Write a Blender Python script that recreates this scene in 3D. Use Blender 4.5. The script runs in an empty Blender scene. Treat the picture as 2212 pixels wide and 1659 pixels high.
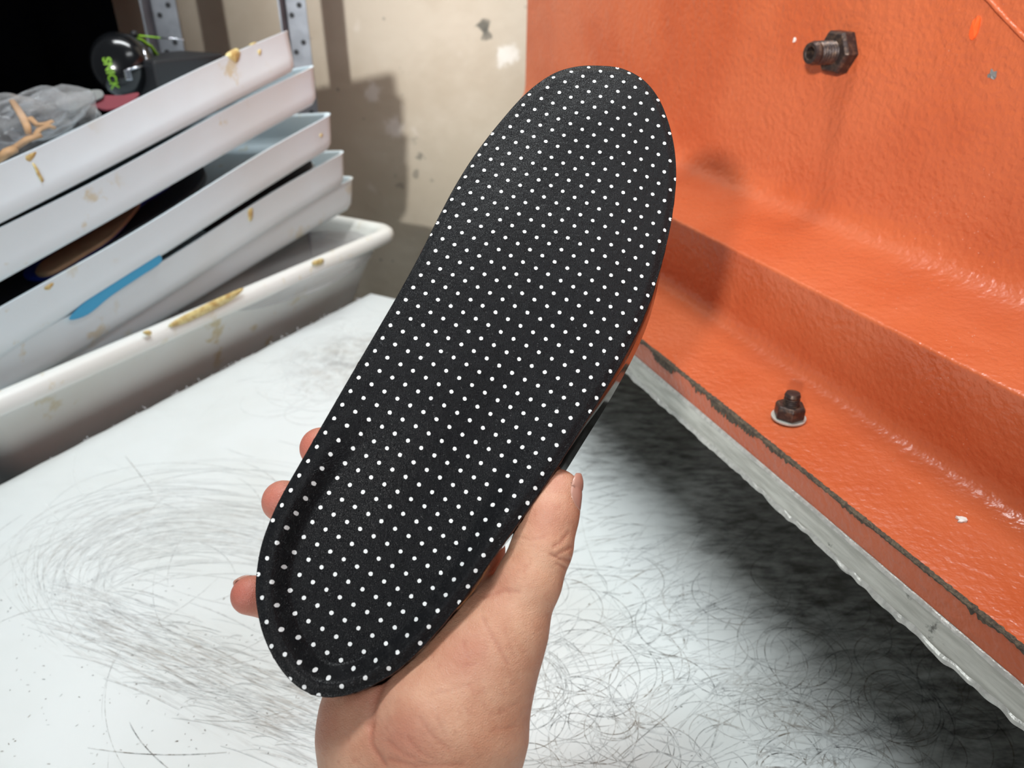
import bpy, bmesh, math, random
import numpy as np
from mathutils import Vector, Matrix

random.seed(7)
rng = np.random.default_rng(11)
scene = bpy.context.scene
COL = scene.collection

# ------------------------------------------------------------------ camera
W_PX, H_PX, F_PX = 2212.0, 1659.0, 1662.0
CAM_H = 0.40
PITCH = math.radians(28.4)
CP, SP = math.cos(PITCH), math.sin(PITCH)
cam_d = bpy.data.cameras.new('camera')
cam_d.sensor_fit = 'HORIZONTAL'
cam_d.sensor_width = 36.0
cam_d.lens = 36.0 * F_PX / W_PX
cam_d.clip_start = 0.01
cam_d.dof.use_dof = True
cam_d.dof.focus_distance = 0.33
cam_d.dof.aperture_fstop = 12.0
cam = bpy.data.objects.new('camera', cam_d)
COL.objects.link(cam)
cam.location = (0, 0, CAM_H)
cam.rotation_euler = (math.pi / 2 - PITCH, 0, 0)
scene.camera = cam

# ------------------------------------------------------------------ world, lamps, exposure
world = bpy.data.worlds.new('world')
scene.world = world
world.use_nodes = True
world.node_tree.nodes['Background'].inputs[0].default_value = (0.86, 0.93, 1.0, 1)
world.node_tree.nodes['Background'].inputs[1].default_value = 0.15

def area(name, loc, target, sx, sy, power, col):
    l = bpy.data.lights.new(name, 'AREA')
    l.shape = 'RECTANGLE'; l.size = sx; l.size_y = sy; l.energy = power; l.color = col
    o = bpy.data.objects.new(name, l); COL.objects.link(o)
    o.location = loc
    d = Vector(target) - Vector(loc)
    o.rotation_euler = d.to_track_quat('-Z', 'Y').to_euler()
    return o
area('ceiling_lamp', (-0.10, 0.66, 1.95), (-0.08, 0.60, 0.0), 1.25, 0.22, 35, (0.95, 0.99, 1.0))
area('fill_lamp', (0.95, -0.35, 1.95), (-0.1, 0.5, 0.2), 1.0, 0.2, 8, (0.95, 0.99, 1.0))  # added fill with no known source, lifts the thumb side and tray fronts
def spot(name, loc, target, power, angle, blend, rad, col):
    l = bpy.data.lights.new(name, 'SPOT')
    l.energy = power; l.spot_size = math.radians(angle); l.spot_blend = blend; l.shadow_soft_size = rad; l.color = col
    o = bpy.data.objects.new(name, l); COL.objects.link(o); o.location = loc
    o.rotation_euler = (Vector(target) - Vector(loc)).to_track_quat('-Z', 'Y').to_euler()
spot('key_spot', (-1.0, -2.25, 1.18), (0.15, 0.9, 0.66), 560, 28, 0.8, 0.085, (1.0, 0.99, 0.97))  # unseen key from behind; cone shaped to imitate a standing body's shade lower down

cy = scene.cycles
cy.use_adaptive_sampling = True; cy.adaptive_threshold = 0.035
cy.max_bounces = 6; cy.diffuse_bounces = 3; cy.glossy_bounces = 3; cy.transmission_bounces = 4; cy.caustics_reflective = False; cy.caustics_refractive = False
vs = scene.view_settings
vs.view_transform = 'Standard'
vs.look = 'None'
vs.exposure = 0.0
vs.gamma = 1.0
vs.use_curve_mapping = False

# ------------------------------------------------------------------ helpers: geometry of the place
def ray(x, y):
    a = (x - W_PX / 2) / F_PX; b = (H_PX / 2 - y) / F_PX
    return np.array([a, CP + b * SP, -SP + b * CP])
CAM = np.array([0, 0, CAM_H])
def at_depth(x, y, t): return CAM + ray(x, y) * t
def on_plane(x, y, p0, n):
    r = ray(x, y); n = np.asarray(n, float)
    return CAM + r * (np.dot(np.asarray(p0) - CAM, n) / np.dot(r, n))
def on_z(x, y, z): return on_plane(x, y, (0, 0, z), (0, 0, 1))
def project(p):
    q = np.asarray(p, float) - CAM
    dep = q[..., 1] * CP - q[..., 2] * SP
    up = q[..., 1] * SP + q[..., 2] * CP
    return np.stack([W_PX / 2 + F_PX * q[..., 0] / dep, H_PX / 2 - F_PX * up / dep], -1)
def unit(v): v = np.asarray(v, float); return v / np.linalg.norm(v)
def sstep(a, b, x):
    t = np.clip((np.asarray(x, float) - a) / (b - a), 0, 1); return t * t * (3 - 2 * t)

def link(o, parent=None):
    COL.objects.link(o)
    if parent is not None:
        o.parent = parent
        o.matrix_parent_inverse = Matrix.Translation(-Vector(parent['_o'])) if '_o' in parent else parent.matrix_world.inverted()
    return o
def thing(name, label, cat, loc=(0, 0, 0), group=None):
    e = bpy.data.objects.new(name, None); COL.objects.link(e)
    e.empty_display_size = 0.02
    e.location = Vector([float(c) for c in loc])
    e['_o'] = [float(c) for c in loc]
    e['label'] = label; e['category'] = cat
    if group: e['group'] = group
    return e
def tag(o, label, cat=None, group=None, kind=None):
    if label: o['label'] = label
    if cat: o['category'] = cat
    if group: o['group'] = group
    if kind: o['kind'] = kind
    return o
def mesh(name, verts, faces, mat, parent=None, smooth=True, angle=None):
    me = bpy.data.meshes.new(name)
    me.from_pydata([tuple(map(float, v)) for v in verts], [], [tuple(map(int, f)) for f in faces])
    me.validate(); me.update()
    if mat: me.materials.append(mat)
    bm = bmesh.new(); bm.from_mesh(me)
    bmesh.ops.recalc_face_normals(bm, faces=bm.faces[:])
    bm.to_mesh(me); bm.free()
    if smooth: me.polygons.foreach_set('use_smooth', [True] * len(me.polygons))
    if smooth and angle: me.set_sharp_from_angle(angle=math.radians(angle))
    o = bpy.data.objects.new(name, me)
    return link(o, parent)

def grid_faces(n, m, close_n=False, close_m=False):
    f = []
    for i in range(n if close_n else n - 1):
        for j in range(m if close_m else m - 1):
            a = i * m + j; b = i * m + (j + 1) % m
            c = ((i + 1) % n) * m + (j + 1) % m; d = ((i + 1) % n) * m + j
            f.append((a, b, c, d))
    return f
def tube(points, radii, seg=12, flat=1.0, up=(0, 0, 1), caps=True):
    P = [np.asarray(p, float) for p in points]
    if np.isscalar(radii): radii = [radii] * len(P)
    V, F = [], []
    up = np.asarray(up, float)
    for i, p in enumerate(P):
        t = unit(P[min(i + 1, len(P) - 1)] - P[max(i - 1, 0)])
        s = np.cross(t, up)
        if np.linalg.norm(s) < 1e-4: s = np.cross(t, (1, 0, 0.2))
        s = unit(s); q = unit(np.cross(s, t))
        for k in range(seg):
            a = 2 * math.pi * k / seg
            V.append(p + radii[i] * (math.cos(a) * s + flat * math.sin(a) * q))
    F = grid_faces(len(P), seg, close_m=True)
    if caps:
        F.append(tuple(range(seg))[::-1]); F.append(tuple((len(P) - 1) * seg + k for k in range(seg)))
    return V, F
def merge(*parts):
    V, F = [], []
    for v, f in parts:
        o = len(V); V += list(v); F += [tuple(i + o for i in q) for q in f]
    return V, F
def box(c, x, y, z, hx, hy, hz):
    c = np.asarray(c, float); V = []
    for i in (-1, 1):
        for j in (-1, 1):
            for k in (-1, 1): V.append(c + i * hx * np.asarray(x) + j * hy * np.asarray(y) + k * hz * np.asarray(z))
    F = [(0, 1, 3, 2), (4, 6, 7, 5), (0, 4, 5, 1), (2, 3, 7, 6), (0, 2, 6, 4), (1, 5, 7, 3)]
    return V, F
def bevel(o, w, seg=2):
    m = o.modifiers.new('bevel', 'BEVEL'); m.width = w; m.segments = seg; m.limit_method = 'ANGLE'
    return o
def lathe(profile, c, ax, seg=24, ref=None, squash=1.0):
    # profile: (radius, height) pairs about axis ax through c
    ax = unit(ax); r0 = np.array(ref if ref is not None else (0.3, 0.2, 1.0), float)
    x = unit(r0 - np.dot(r0, ax) * ax); y = np.cross(ax, x)
    V = []
    for r, h in profile:
        for k in range(seg):
            a = 2 * math.pi * k / seg
            V.append(np.asarray(c) + ax * h + r * (math.cos(a) * x + squash * math.sin(a) * y))
    return V, grid_faces(len(profile), seg, close_m=True)

# ------------------------------------------------------------------ helpers: materials
def srgb(r, g, b):
    f = lambda c: (c / 255) / 12.92 if c / 255 <= 0.04045 else ((c / 255 + 0.055) / 1.055) ** 2.4
    return (f(r), f(g), f(b), 1.0)
class NT:
    def __init__(s, name):
        s.m = bpy.data.materials.new(name); s.m.use_nodes = True
        s.t = s.m.node_tree; s.b = s.t.nodes['Principled BSDF']; s.out = s.t.nodes['Material Output']
        s.pos = s.t.nodes.new('ShaderNodeNewGeometry').outputs['Position']
    def n(s, typ, **kw):
        nd = s.t.nodes.new(typ)
        for k, v in kw.items(): setattr(nd, k, v)
        return nd
    def l(s, a, b): s.t.links.new(a, b)
    def noise(s, scale, detail=3, rough=0.5, vec=None, dist=0.0):
        nd = s.n('ShaderNodeTexNoise'); nd.inputs['Scale'].default_value = scale
        nd.inputs['Detail'].default_value = detail; nd.inputs['Roughness'].default_value = rough
        nd.inputs['Distortion'].default_value = dist
        s.l(vec if vec is not None else s.pos, nd.inputs['Vector']); return nd.outputs['Fac']
    def vor(s, scale, feat='F1', out='Distance', vec=None):
        nd = s.n('ShaderNodeTexVoronoi', feature=feat); nd.inputs['Scale'].default_value = scale
        s.l(vec if vec is not None else s.pos, nd.inputs['Vector']); return nd.outputs[out]
    def ramp(s, fac, lo, hi, a=0.0, b=1.0):
        nd = s.n('ShaderNodeMapRange', interpolation_type='SMOOTHSTEP')
        nd.inputs['From Min'].default_value = lo; nd.inputs['From Max'].default_value = hi
        nd.inputs['To Min'].default_value = a; nd.inputs['To Max'].default_value = b
        s.l(fac, nd.inputs['Value']); return nd.outputs['Result']
    def math(s, op, a, b=None, clamp=False):
        nd = s.n('ShaderNodeMath', operation=op, use_clamp=clamp)
        for i, v in enumerate((a, b)):
            if v is None: continue
            if isinstance(v, (int, float)): nd.inputs[i].default_value = v
            else: s.l(v, nd.inputs[i])
        return nd.outputs[0]
    def mix(s, fac, a, b):
        nd = s.n('ShaderNodeMix', data_type='RGBA')
        for idx, v in ((0, fac), (6, a), (7, b)):
            if isinstance(v, (int, float)): nd.inputs[idx].default_value = v
            elif isinstance(v, tuple): nd.inputs[idx].default_value = v
            else: s.l(v, nd.inputs[idx])
        return nd.outputs[2]
    def scalev(s, v, sc):
        nd = s.n('ShaderNodeVectorMath', operation='MULTIPLY'); nd.inputs[1].default_value = sc
        s.l(v, nd.inputs[0]); return nd.outputs[0]
    def dot(s, v, c):
        nd = s.n('ShaderNodeVectorMath', operation='DOT_PRODUCT'); nd.inputs[1].default_value = tuple(map(float, c))
        s.l(v, nd.inputs[0]); return nd.outputs['Value']
    def attr(s, name, out='Fac'):
        nd = s.n('ShaderNodeAttribute', attribute_name=name); return nd.outputs[out]
    def bump(s, h, strength, dist=0.001, normal=None):
        nd = s.n('ShaderNodeBump'); nd.inputs['Strength'].default_value = strength; nd.inputs['Distance'].default_value = dist
        s.l(h, nd.inputs['Height'])
        if normal is not None: s.l(normal, nd.inputs['Normal'])
        return nd.outputs[0]
    def set(s, **kw):
        for k, v in kw.items():
            i = s.b.inputs[k.replace('_', ' ')]
            if isinstance(v, (int, float, tuple)): i.default_value = v
            else: s.l(v, i)
        return s.m

def plain(name, c, rough=0.5, metal=0.0, spec=0.5, bump=None, vary=0.0, vscale=60):
    t = NT(name)
    col = c
    if vary:
        d = tuple(max(0, x * (1 - vary)) for x in c[:3]) + (1,)
        col = t.mix(t.ramp(t.noise(vscale, 4), 0.35, 0.68), c, d)
    t.set(Base_Color=col, Roughness=rough, Metallic=metal, Specular_IOR_Level=spec)
    if bump: t.set(Normal=t.bump(t.noise(bump[0], 3), bump[1], bump[2]))
    return t.m

# directions that run through the place
E = np.array([math.sin(math.radians(29.2)), math.cos(math.radians(29.2)), 0])   # along table edge, away
M = np.array([-E[1], E[0], 0])                                                 # off the table, to the bins
BD = np.array([math.sin(math.radians(-20.9)), math.cos(math.radians(-20.9)), 0])  # along the press beam, away
BS = np.array([BD[1], -BD[0], 0])                                              # into the press
ZU = np.array([0, 0, 1.0])
TBL = 0.663                                                                    # offset of table edge along M
CORNER = on_z(800, 632, 0.0)
D = 0.28

# ------------------------------------------------------------------ materials
def m_wall():
    t = NT('plaster_wall')
    c = t.mix(t.ramp(t.noise(5, 5, 0.6), 0.38, 0.62), srgb(192, 183, 166), srgb(180, 169, 150))
    c = t.mix(t.ramp(t.noise(16, 2), 0.66, 0.80), c, srgb(216, 210, 200))
    sp = t.math('MULTIPLY', t.ramp(t.vor(38), 0.06, 0.14, 1, 0), t.ramp(t.noise(3.1, 2), 0.52, 0.62))
    c = t.mix(t.math('MULTIPLY', sp, 0.6), c, srgb(105, 104, 98))
    wob = t.math('MULTIPLY', t.math('SUBTRACT', t.noise(70, 3), 0.5), 0.03)
    for x, y, r, col, k in ((1044, 58, .010, srgb(70, 72, 66), .85), (1050, 76, .008, srgb(80, 82, 76), .7), (1098, 118, .020, srgb(222, 220, 212), .9), (1085, 128, .016, srgb(222, 220, 212), .8), (853, 276, .020, srgb(218, 212, 204), .8),
                            (806, 200, .016, srgb(216, 212, 204), .7), (908, 340, .008, srgb(110, 108, 98), .75), (900, 372, .007, srgb(112, 110, 100), .6), (893, 302, .007, srgb(124, 120, 110), .6), (930, 388, .006, srgb(116, 112, 102), .5), (855, 380, .007, srgb(120, 116, 106), .5), (865, 400, .006, srgb(110, 108, 100), .5)):
        dd = t.n('ShaderNodeVectorMath', operation='DISTANCE'); t.l(t.pos, dd.inputs[0]); dd.inputs[1].default_value = tuple(map(float, on_plane(x, y, (0, 1.25, 0), (0, 1, 0))))
        c = t.mix(t.math('MULTIPLY', t.ramp(t.math('ADD', dd.outputs['Value'], wob), r * .3, r, 1, 0), k), c, col)
    t.set(Base_Color=c, Roughness=0.7)
    t.set(Normal=t.bump(t.noise(60, 4), 0.25, 0.003)); return t.m
def board_colour(t):
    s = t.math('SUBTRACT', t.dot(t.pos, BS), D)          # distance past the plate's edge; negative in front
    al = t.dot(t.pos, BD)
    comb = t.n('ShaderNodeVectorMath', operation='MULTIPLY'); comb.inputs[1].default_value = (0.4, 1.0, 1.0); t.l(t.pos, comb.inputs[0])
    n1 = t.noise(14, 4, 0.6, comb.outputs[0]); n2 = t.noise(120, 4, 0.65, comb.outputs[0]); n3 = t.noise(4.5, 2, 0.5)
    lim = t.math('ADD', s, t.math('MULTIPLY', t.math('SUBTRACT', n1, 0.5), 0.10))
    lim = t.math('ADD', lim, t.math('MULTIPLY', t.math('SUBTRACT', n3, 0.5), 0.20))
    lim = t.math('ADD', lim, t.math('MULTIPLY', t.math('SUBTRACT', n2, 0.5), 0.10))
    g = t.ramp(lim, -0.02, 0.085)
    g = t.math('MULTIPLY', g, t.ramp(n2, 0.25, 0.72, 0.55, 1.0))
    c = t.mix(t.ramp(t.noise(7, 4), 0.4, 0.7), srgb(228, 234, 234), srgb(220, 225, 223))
    c = t.mix(t.math('MULTIPLY', g, 0.92), c, srgb(52, 50, 50))  # dark grime beside the plate, with some of the plate's shade painted in
    # grey rubbed haze: an oval sweep and a straighter one below it
    C0 = on_z(470, 1305, 0); ex = on_z(40, 1265, 0) - C0; ey = on_z(450, 1050, 0) - C0
    Mi = np.linalg.inv(np.array([[ex[0], ey[0]], [ex[1], ey[1]]]))
    def lin(row): return t.math('SUBTRACT', t.dot(t.pos, (row[0], row[1], 0)), float(row @ C0[:2]))
    qx, qy = lin(Mi[0]), lin(Mi[1])
    rad = t.math('SQRT', t.math('ADD', t.math('MULTIPLY', qx, qx), t.math('MULTIPLY', qy, qy)))
    ang = t.math('ARCTAN2', qy, qx)
    def comb2(a, ka, b, kb):
        nd = t.n('ShaderNodeCombineXYZ'); t.l(t.math('MULTIPLY', a, ka), nd.inputs[0]); t.l(t.math('MULTIPLY', b, kb), nd.inputs[1]); return nd.outputs[0]
    st1 = t.ramp(t.noise(1.0, 4, 0.65, comb2(rad, 30.0, ang, 1.6)), 0.46, 0.72)
    ring = t.math('MULTIPLY', t.ramp(rad, 0.30, 0.62), t.ramp(rad, 0.80, 1.06, 1, 0))
    ring = t.math('MULTIPLY', ring, t.ramp(qy, -0.25, 0.25))
    A0 = on_z(120, 1290, 0); A1 = on_z(720, 1590, 0); ad = (A1 - A0)[:2]; al_ = np.linalg.norm(ad); ad = ad / al_; an = np.array([-ad[1], ad[0]])
    bu = t.math('SUBTRACT', t.dot(t.pos, (ad[0], ad[1], 0)), float(ad @ A0[:2])); bv = t.math('SUBTRACT', t.dot(t.pos, (an[0], an[1], 0)), float(an @ A0[:2]))
    st2 = t.ramp(t.noise(1.0, 4, 0.7, comb2(bu, 26.0, bv, 330.0)), 0.44, 0.72)
    bw = t.math('ABSOLUTE', bv)
    band = t.math('MULTIPLY', t.ramp(bw, 0.008, 0.040, 1, 0), t.math('MULTIPLY', t.ramp(bu, 0.0, 0.06), t.ramp(bu, al_ + .02, al_ + .10, 1, 0)))
    hz = t.math('MAXIMUM', t.math('MULTIPLY', t.math('MULTIPLY', ring, st1), 0.42), t.math('MULTIPLY', t.math('MULTIPLY', band, st2), 0.62))
    C2 = on_z(770, 780, 0); dd = t.n('ShaderNodeVectorMath', operation='DISTANCE'); t.l(t.pos, dd.inputs[0]); dd.inputs[1].default_value = tuple(map(float, C2))
    hz = t.math('MAXIMUM', hz, t.math('MULTIPLY', t.math('MULTIPLY', t.ramp(dd.outputs['Value'], 0.02, 0.11, 1, 0), t.ramp(t.noise(45, 4, 0.6), 0.35, 0.7)), 0.5))
    c = t.mix(hz, c, t.mix(t.ramp(t.noise(18, 2), 0.4, 0.6), srgb(122, 120, 120), srgb(140, 126, 110)))
    return c, n2
def m_board():
    t = NT('white_board_plastic')
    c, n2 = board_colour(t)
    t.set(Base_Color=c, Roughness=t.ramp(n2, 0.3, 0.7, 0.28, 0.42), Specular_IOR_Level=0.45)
    t.set(Normal=t.bump(t.noise(500, 3), 0.06, 0.0006)); return t.m
def m_orange():
    t = NT('orange_enamel')
    c = t.mix(t.ramp(t.noise(9, 3), 0.35, 0.7), srgb(193, 99, 61), srgb(182, 86, 49))
    spk = t.ramp(t.vor(330), 0.04, 0.09, 1, 0)
    c = t.mix(t.math('MULTIPLY', spk, t.ramp(t.noise(14, 2), 0.55, 0.66)), c, srgb(236, 216, 200))
    spk2 = t.ramp(t.vor(210), 0.03, 0.07, 1, 0)
    c = t.mix(t.math('MULTIPLY', spk2, t.ramp(t.noise(11, 2), 0.58, 0.7)), c, srgb(70, 42, 34))
    t.set(Base_Color=c, Roughness=t.ramp(t.noise(30, 3), 0.3, 0.7, 0.26, 0.38), Specular_IOR_Level=0.5)
    b1 = t.bump(t.noise(40, 2, 0.4), 0.22, 0.005)
    t.set(Normal=t.bump(t.noise(210, 2, 0.5), 0.7, 0.0016, b1)); return t.m
def m_alu():
    t = NT('scuffed_aluminium')
    v = t.n('ShaderNodeCombineXYZ')
    t.l(t.math('MULTIPLY', t.dot(t.pos, BD), 12.0), v.inputs[0]); t.l(t.dot(t.pos, (0, 0, 90)), v.inputs[1]); t.l(t.math('MULTIPLY', t.dot(t.pos, BS), 90.0), v.inputs[2])
    n = t.noise(2.5, 5, 0.65, v.outputs[0])
    c = t.mix(t.ramp(n, 0.3, 0.7), srgb(204, 204, 196), srgb(176, 176, 168))
    c = t.mix(t.ramp(t.noise(60, 5, 0.7), 0.62, 0.72), c, srgb(110, 110, 104))
    t.set(Base_Color=c, Metallic=0.35, Roughness=t.ramp(n, 0.3, 0.7, 0.38, 0.6))
    t.set(Normal=t.bump(n, 0.12, 0.0006)); return t.m
def m_rust():
    t = NT('bare_rusty_steel')
    c = t.mix(t.ramp(t.noise(420, 4, 0.7), 0.35, 0.65), srgb(58, 48, 40), srgb(98, 84, 66))
    t.set(Base_Color=c, Roughness=0.75, Normal=t.bump(t.noise(900, 3), 0.8, 0.0008)); return t.m
def m_oxide():
    t = NT('black_oxide_steel')
    c = t.mix(t.ramp(t.noise(240, 4, 0.7), 0.45, 0.7), srgb(62, 52, 50), srgb(104, 84, 70))
    t.set(Base_Color=c, Metallic=0.55, Roughness=0.42, Normal=t.bump(t.noise(500, 3), 0.35, 0.0006)); return t.m
def m_tray(name='white_tray_plastic', a=srgb(222, 238, 246), b=srgb(216, 227, 230)):
    t = NT(name)
    c = t.mix(t.ramp(t.noise(6, 3), 0.35, 0.7), a, b)
    st = t.math('MULTIPLY', t.ramp(t.noise(34, 4, 0.6), 0.58, 0.68), t.ramp(t.noise(7.3, 2), 0.45, 0.6))
    c = t.mix(t.math('MULTIPLY', st, 0.62), c, srgb(198, 180, 120))
    t.set(Base_Color=c, Roughness=0.42, Specular_IOR_Level=0.4)
    t.set(Normal=t.bump(t.noise(25, 3), 0.12, 0.004)); return t.m
def m_glue():
    t = NT('dried_yellow_glue')
    c = t.mix(t.ramp(t.noise(160, 4, 0.6), 0.4, 0.66), srgb(214, 200, 140), srgb(180, 150, 92))
    t.set(Base_Color=c, Roughness=0.4); return t.m
def m_leather():
    t = NT('black_grained_leather')
    w = t.scalev(t.pos, (1, 1, 1))
    a = t.vor(1500, 'DISTANCE_TO_EDGE'); n = t.noise(700, 4, 0.6)
    h = t.math('ADD', t.math('MULTIPLY', t.ramp(a, 0.0, 0.12), 0.7), n)
    wr = t.noise(260, 4, 0.6)
    h = t.math('ADD', h, t.math('MULTIPLY', wr, 0.8))
    c = t.mix(t.ramp(t.noise(40, 3), 0.3, 0.7), srgb(14, 15, 18), srgb(11, 12, 15))
    t.set(Base_Color=c, Roughness=t.ramp(wr, 0.3, 0.7, 0.36, 0.48), Specular_IOR_Level=0.25)
    t.set(Normal=t.bump(h, 0.75, 0.00035)); return t.m
def m_skin():
    t = NT('skin')
    red = t.attr('redness')
    pale = t.mix(t.ramp(t.noise(45, 4, 0.6), 0.35, 0.68), srgb(206, 162, 134), srgb(192, 140, 112))
    c = t.mix(t.math('MULTIPLY', red, 0.85, True), pale, srgb(170, 92, 80))
    c = t.mix(t.ramp(t.noise(190, 4, 0.7), 0.55, 0.75, 0, 0.35), c, srgb(164, 98, 76))
    c = t.mix(t.math('MULTIPLY', t.attr('crease'), 0.35, True), c, srgb(150, 74, 58))
    t.set(Base_Color=c, Roughness=t.ramp(t.noise(300, 3), 0.3, 0.7, 0.42, 0.56), Specular_IOR_Level=0.42)
    t.set(Subsurface_Weight=0.22, Subsurface_Radius=(0.004, 0.0016, 0.0009), Subsurface_Scale=1.0)
    h = t.math('ADD', t.math('MULTIPLY', t.vor(1300, 'DISTANCE_TO_EDGE'), 0.8), t.noise(420, 4, 0.65))
    comb = t.scalev(t.pos, (260, 260, 900))
    h = t.math('ADD', h, t.math('MULTIPLY', t.noise(1.0, 3, 0.6, comb), 0.6))
    t.set(Normal=t.bump(h, 0.5, 0.0006)); return t.m

MAT = dict(
    wall=m_wall(), board=m_board(), orange=m_orange(), alu=m_alu(), rust=m_rust(), oxide=m_oxide(), tray=m_tray(), bin=m_tray('off_white_bin_plastic', srgb(230, 234, 232), srgb(222, 224, 218)), glue=m_glue(),
    leather=m_leather(), skin=m_skin(),
    floor=plain('concrete_floor', srgb(120, 116, 110), 0.8, vary=0.25, vscale=8),
    dot=plain('white_dot', srgb(218, 220, 220), 0.5),
    raw=plain('raw_brown_leather_edge', srgb(74, 48, 40), 0.7, vary=0.35, vscale=300, bump=(900, 0.4, 0.0004)),
    gloss=plain('glossy_black_base', srgb(14, 13, 14), 0.07, spec=0.6),
    chip=plain('chipped_tan_leather', srgb(122, 82, 46), 0.7, vary=0.4, vscale=500),
    nail=plain('nail', srgb(186, 142, 126), 0.26, spec=0.5, vary=0.12, vscale=120),
    steel=plain('galvanised_steel', srgb(140, 146, 154), 0.5, metal=0.35, vary=0.25, vscale=40),
    hole=plain('dark_hole', srgb(40, 42, 46), 0.7),
    black=plain('black_cloth', srgb(4, 4, 5), 0.9, spec=0.0, bump=(40, 0.3, 0.01)),
    blackp=plain('black_plastic', srgb(14, 15, 17), 0.16),
    darkp=plain('dark_case_plastic', srgb(20, 21, 25), 0.6),
    green=plain('lime_green_plastic', srgb(126, 176, 34), 0.4),
    chrome=plain('bright_steel', srgb(200, 202, 210), 0.2, metal=1.0),
    tan=plain('tan_leather_scrap', srgb(206, 160, 112), 0.6, vary=0.3, vscale=80),
    red=plain('dark_red_card', srgb(116, 22, 40), 0.6),
    grey=plain('grey_card', srgb(120, 122, 120), 0.6),
    navy=plain('navy_foam', srgb(24, 28, 40), 0.6, vary=0.3),
    blue=plain('blue_foam_edge', srgb(34, 62, 170), 0.5),
    beige=plain('beige_insole_foam', srgb(178, 144, 112), 0.7, vary=0.15),
    paper=plain('sky_blue_paper', srgb(62, 160, 206), 0.6),
    under=plain('dark_bench', srgb(52, 54, 58), 0.6, vary=0.2),
    shav=plain('white_shaving', srgb(225, 228, 232), 0.5),
    bright=plain('highlight_aluminium', srgb(204, 204, 198), 0.42, metal=0.25, vary=0.25, vscale=260, bump=(500, 0.6, 0.0008)),  # lighter aluminium for the plate edges, highlight put into the colour
    flake=plain('pale_flake', srgb(226, 220, 214), 0.5),
    oflake=plain('bright_orange_chip', srgb(238, 96, 40), 0.45),
)
def m_clear():
    t = NT('clear_plastic_film')
    tr = t.n('ShaderNodeBsdfTransparent'); tr.inputs[0].default_value = (0.93, 0.93, 0.94, 1)
    mx = t.n('ShaderNodeMixShader')
    lw = t.n('ShaderNodeLayerWeight'); lw.inputs[0].default_value = 0.35
    t.set(Base_Color=srgb(205, 204, 204), Roughness=0.10, Specular_IOR_Level=1.0)
    t.l(t.ramp(lw.outputs['Facing'], 0.0, 1.0, 0.05, 0.45), mx.inputs[0]); t.l(tr.outputs[0], mx.inputs[1]); t.l(t.b.outputs[0], mx.inputs[2])
    t.l(mx.outputs[0], t.out.inputs[0]); return t.m
def m_scuff():
    t = NT('rubber_scuff')
    br = t.ramp(t.noise(170, 5, 0.75), 0.38, 0.62, 0.2, 1.0)
    f = t.math('MULTIPLY', t.math('MULTIPLY', t.attr('strength'), 1.6), br, True)
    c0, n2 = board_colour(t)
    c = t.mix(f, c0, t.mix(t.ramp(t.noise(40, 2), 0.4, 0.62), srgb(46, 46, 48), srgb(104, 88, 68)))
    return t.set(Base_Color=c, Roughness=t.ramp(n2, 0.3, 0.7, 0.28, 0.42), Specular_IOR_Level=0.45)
MAT['clear'] = m_clear(); MAT['scuff'] = m_scuff()

# ------------------------------------------------------------------ structure: wall and floor
WALL_Y = 1.25
def wall():
    nx, nz = 60, 40
    V = [(-2.4 + 4.8 * i / (nx - 1), WALL_Y + 0.002 * math.sin(i * 1.3 + j), -0.85 + 3.2 * j / (nz - 1)) for i in range(nx) for j in range(nz)]
    o = mesh('wall_back', V, grid_faces(nx, nz), MAT['wall']); o['kind'] = 'structure'
    V, F = box((0, -0.6, -0.875), (1, 0, 0), (0, 1, 0), ZU, 2.4, 1.85, 0.02)
    o = mesh('floor', V, F, MAT['floor'], smooth=False); o['kind'] = 'structure'
wall()

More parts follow.
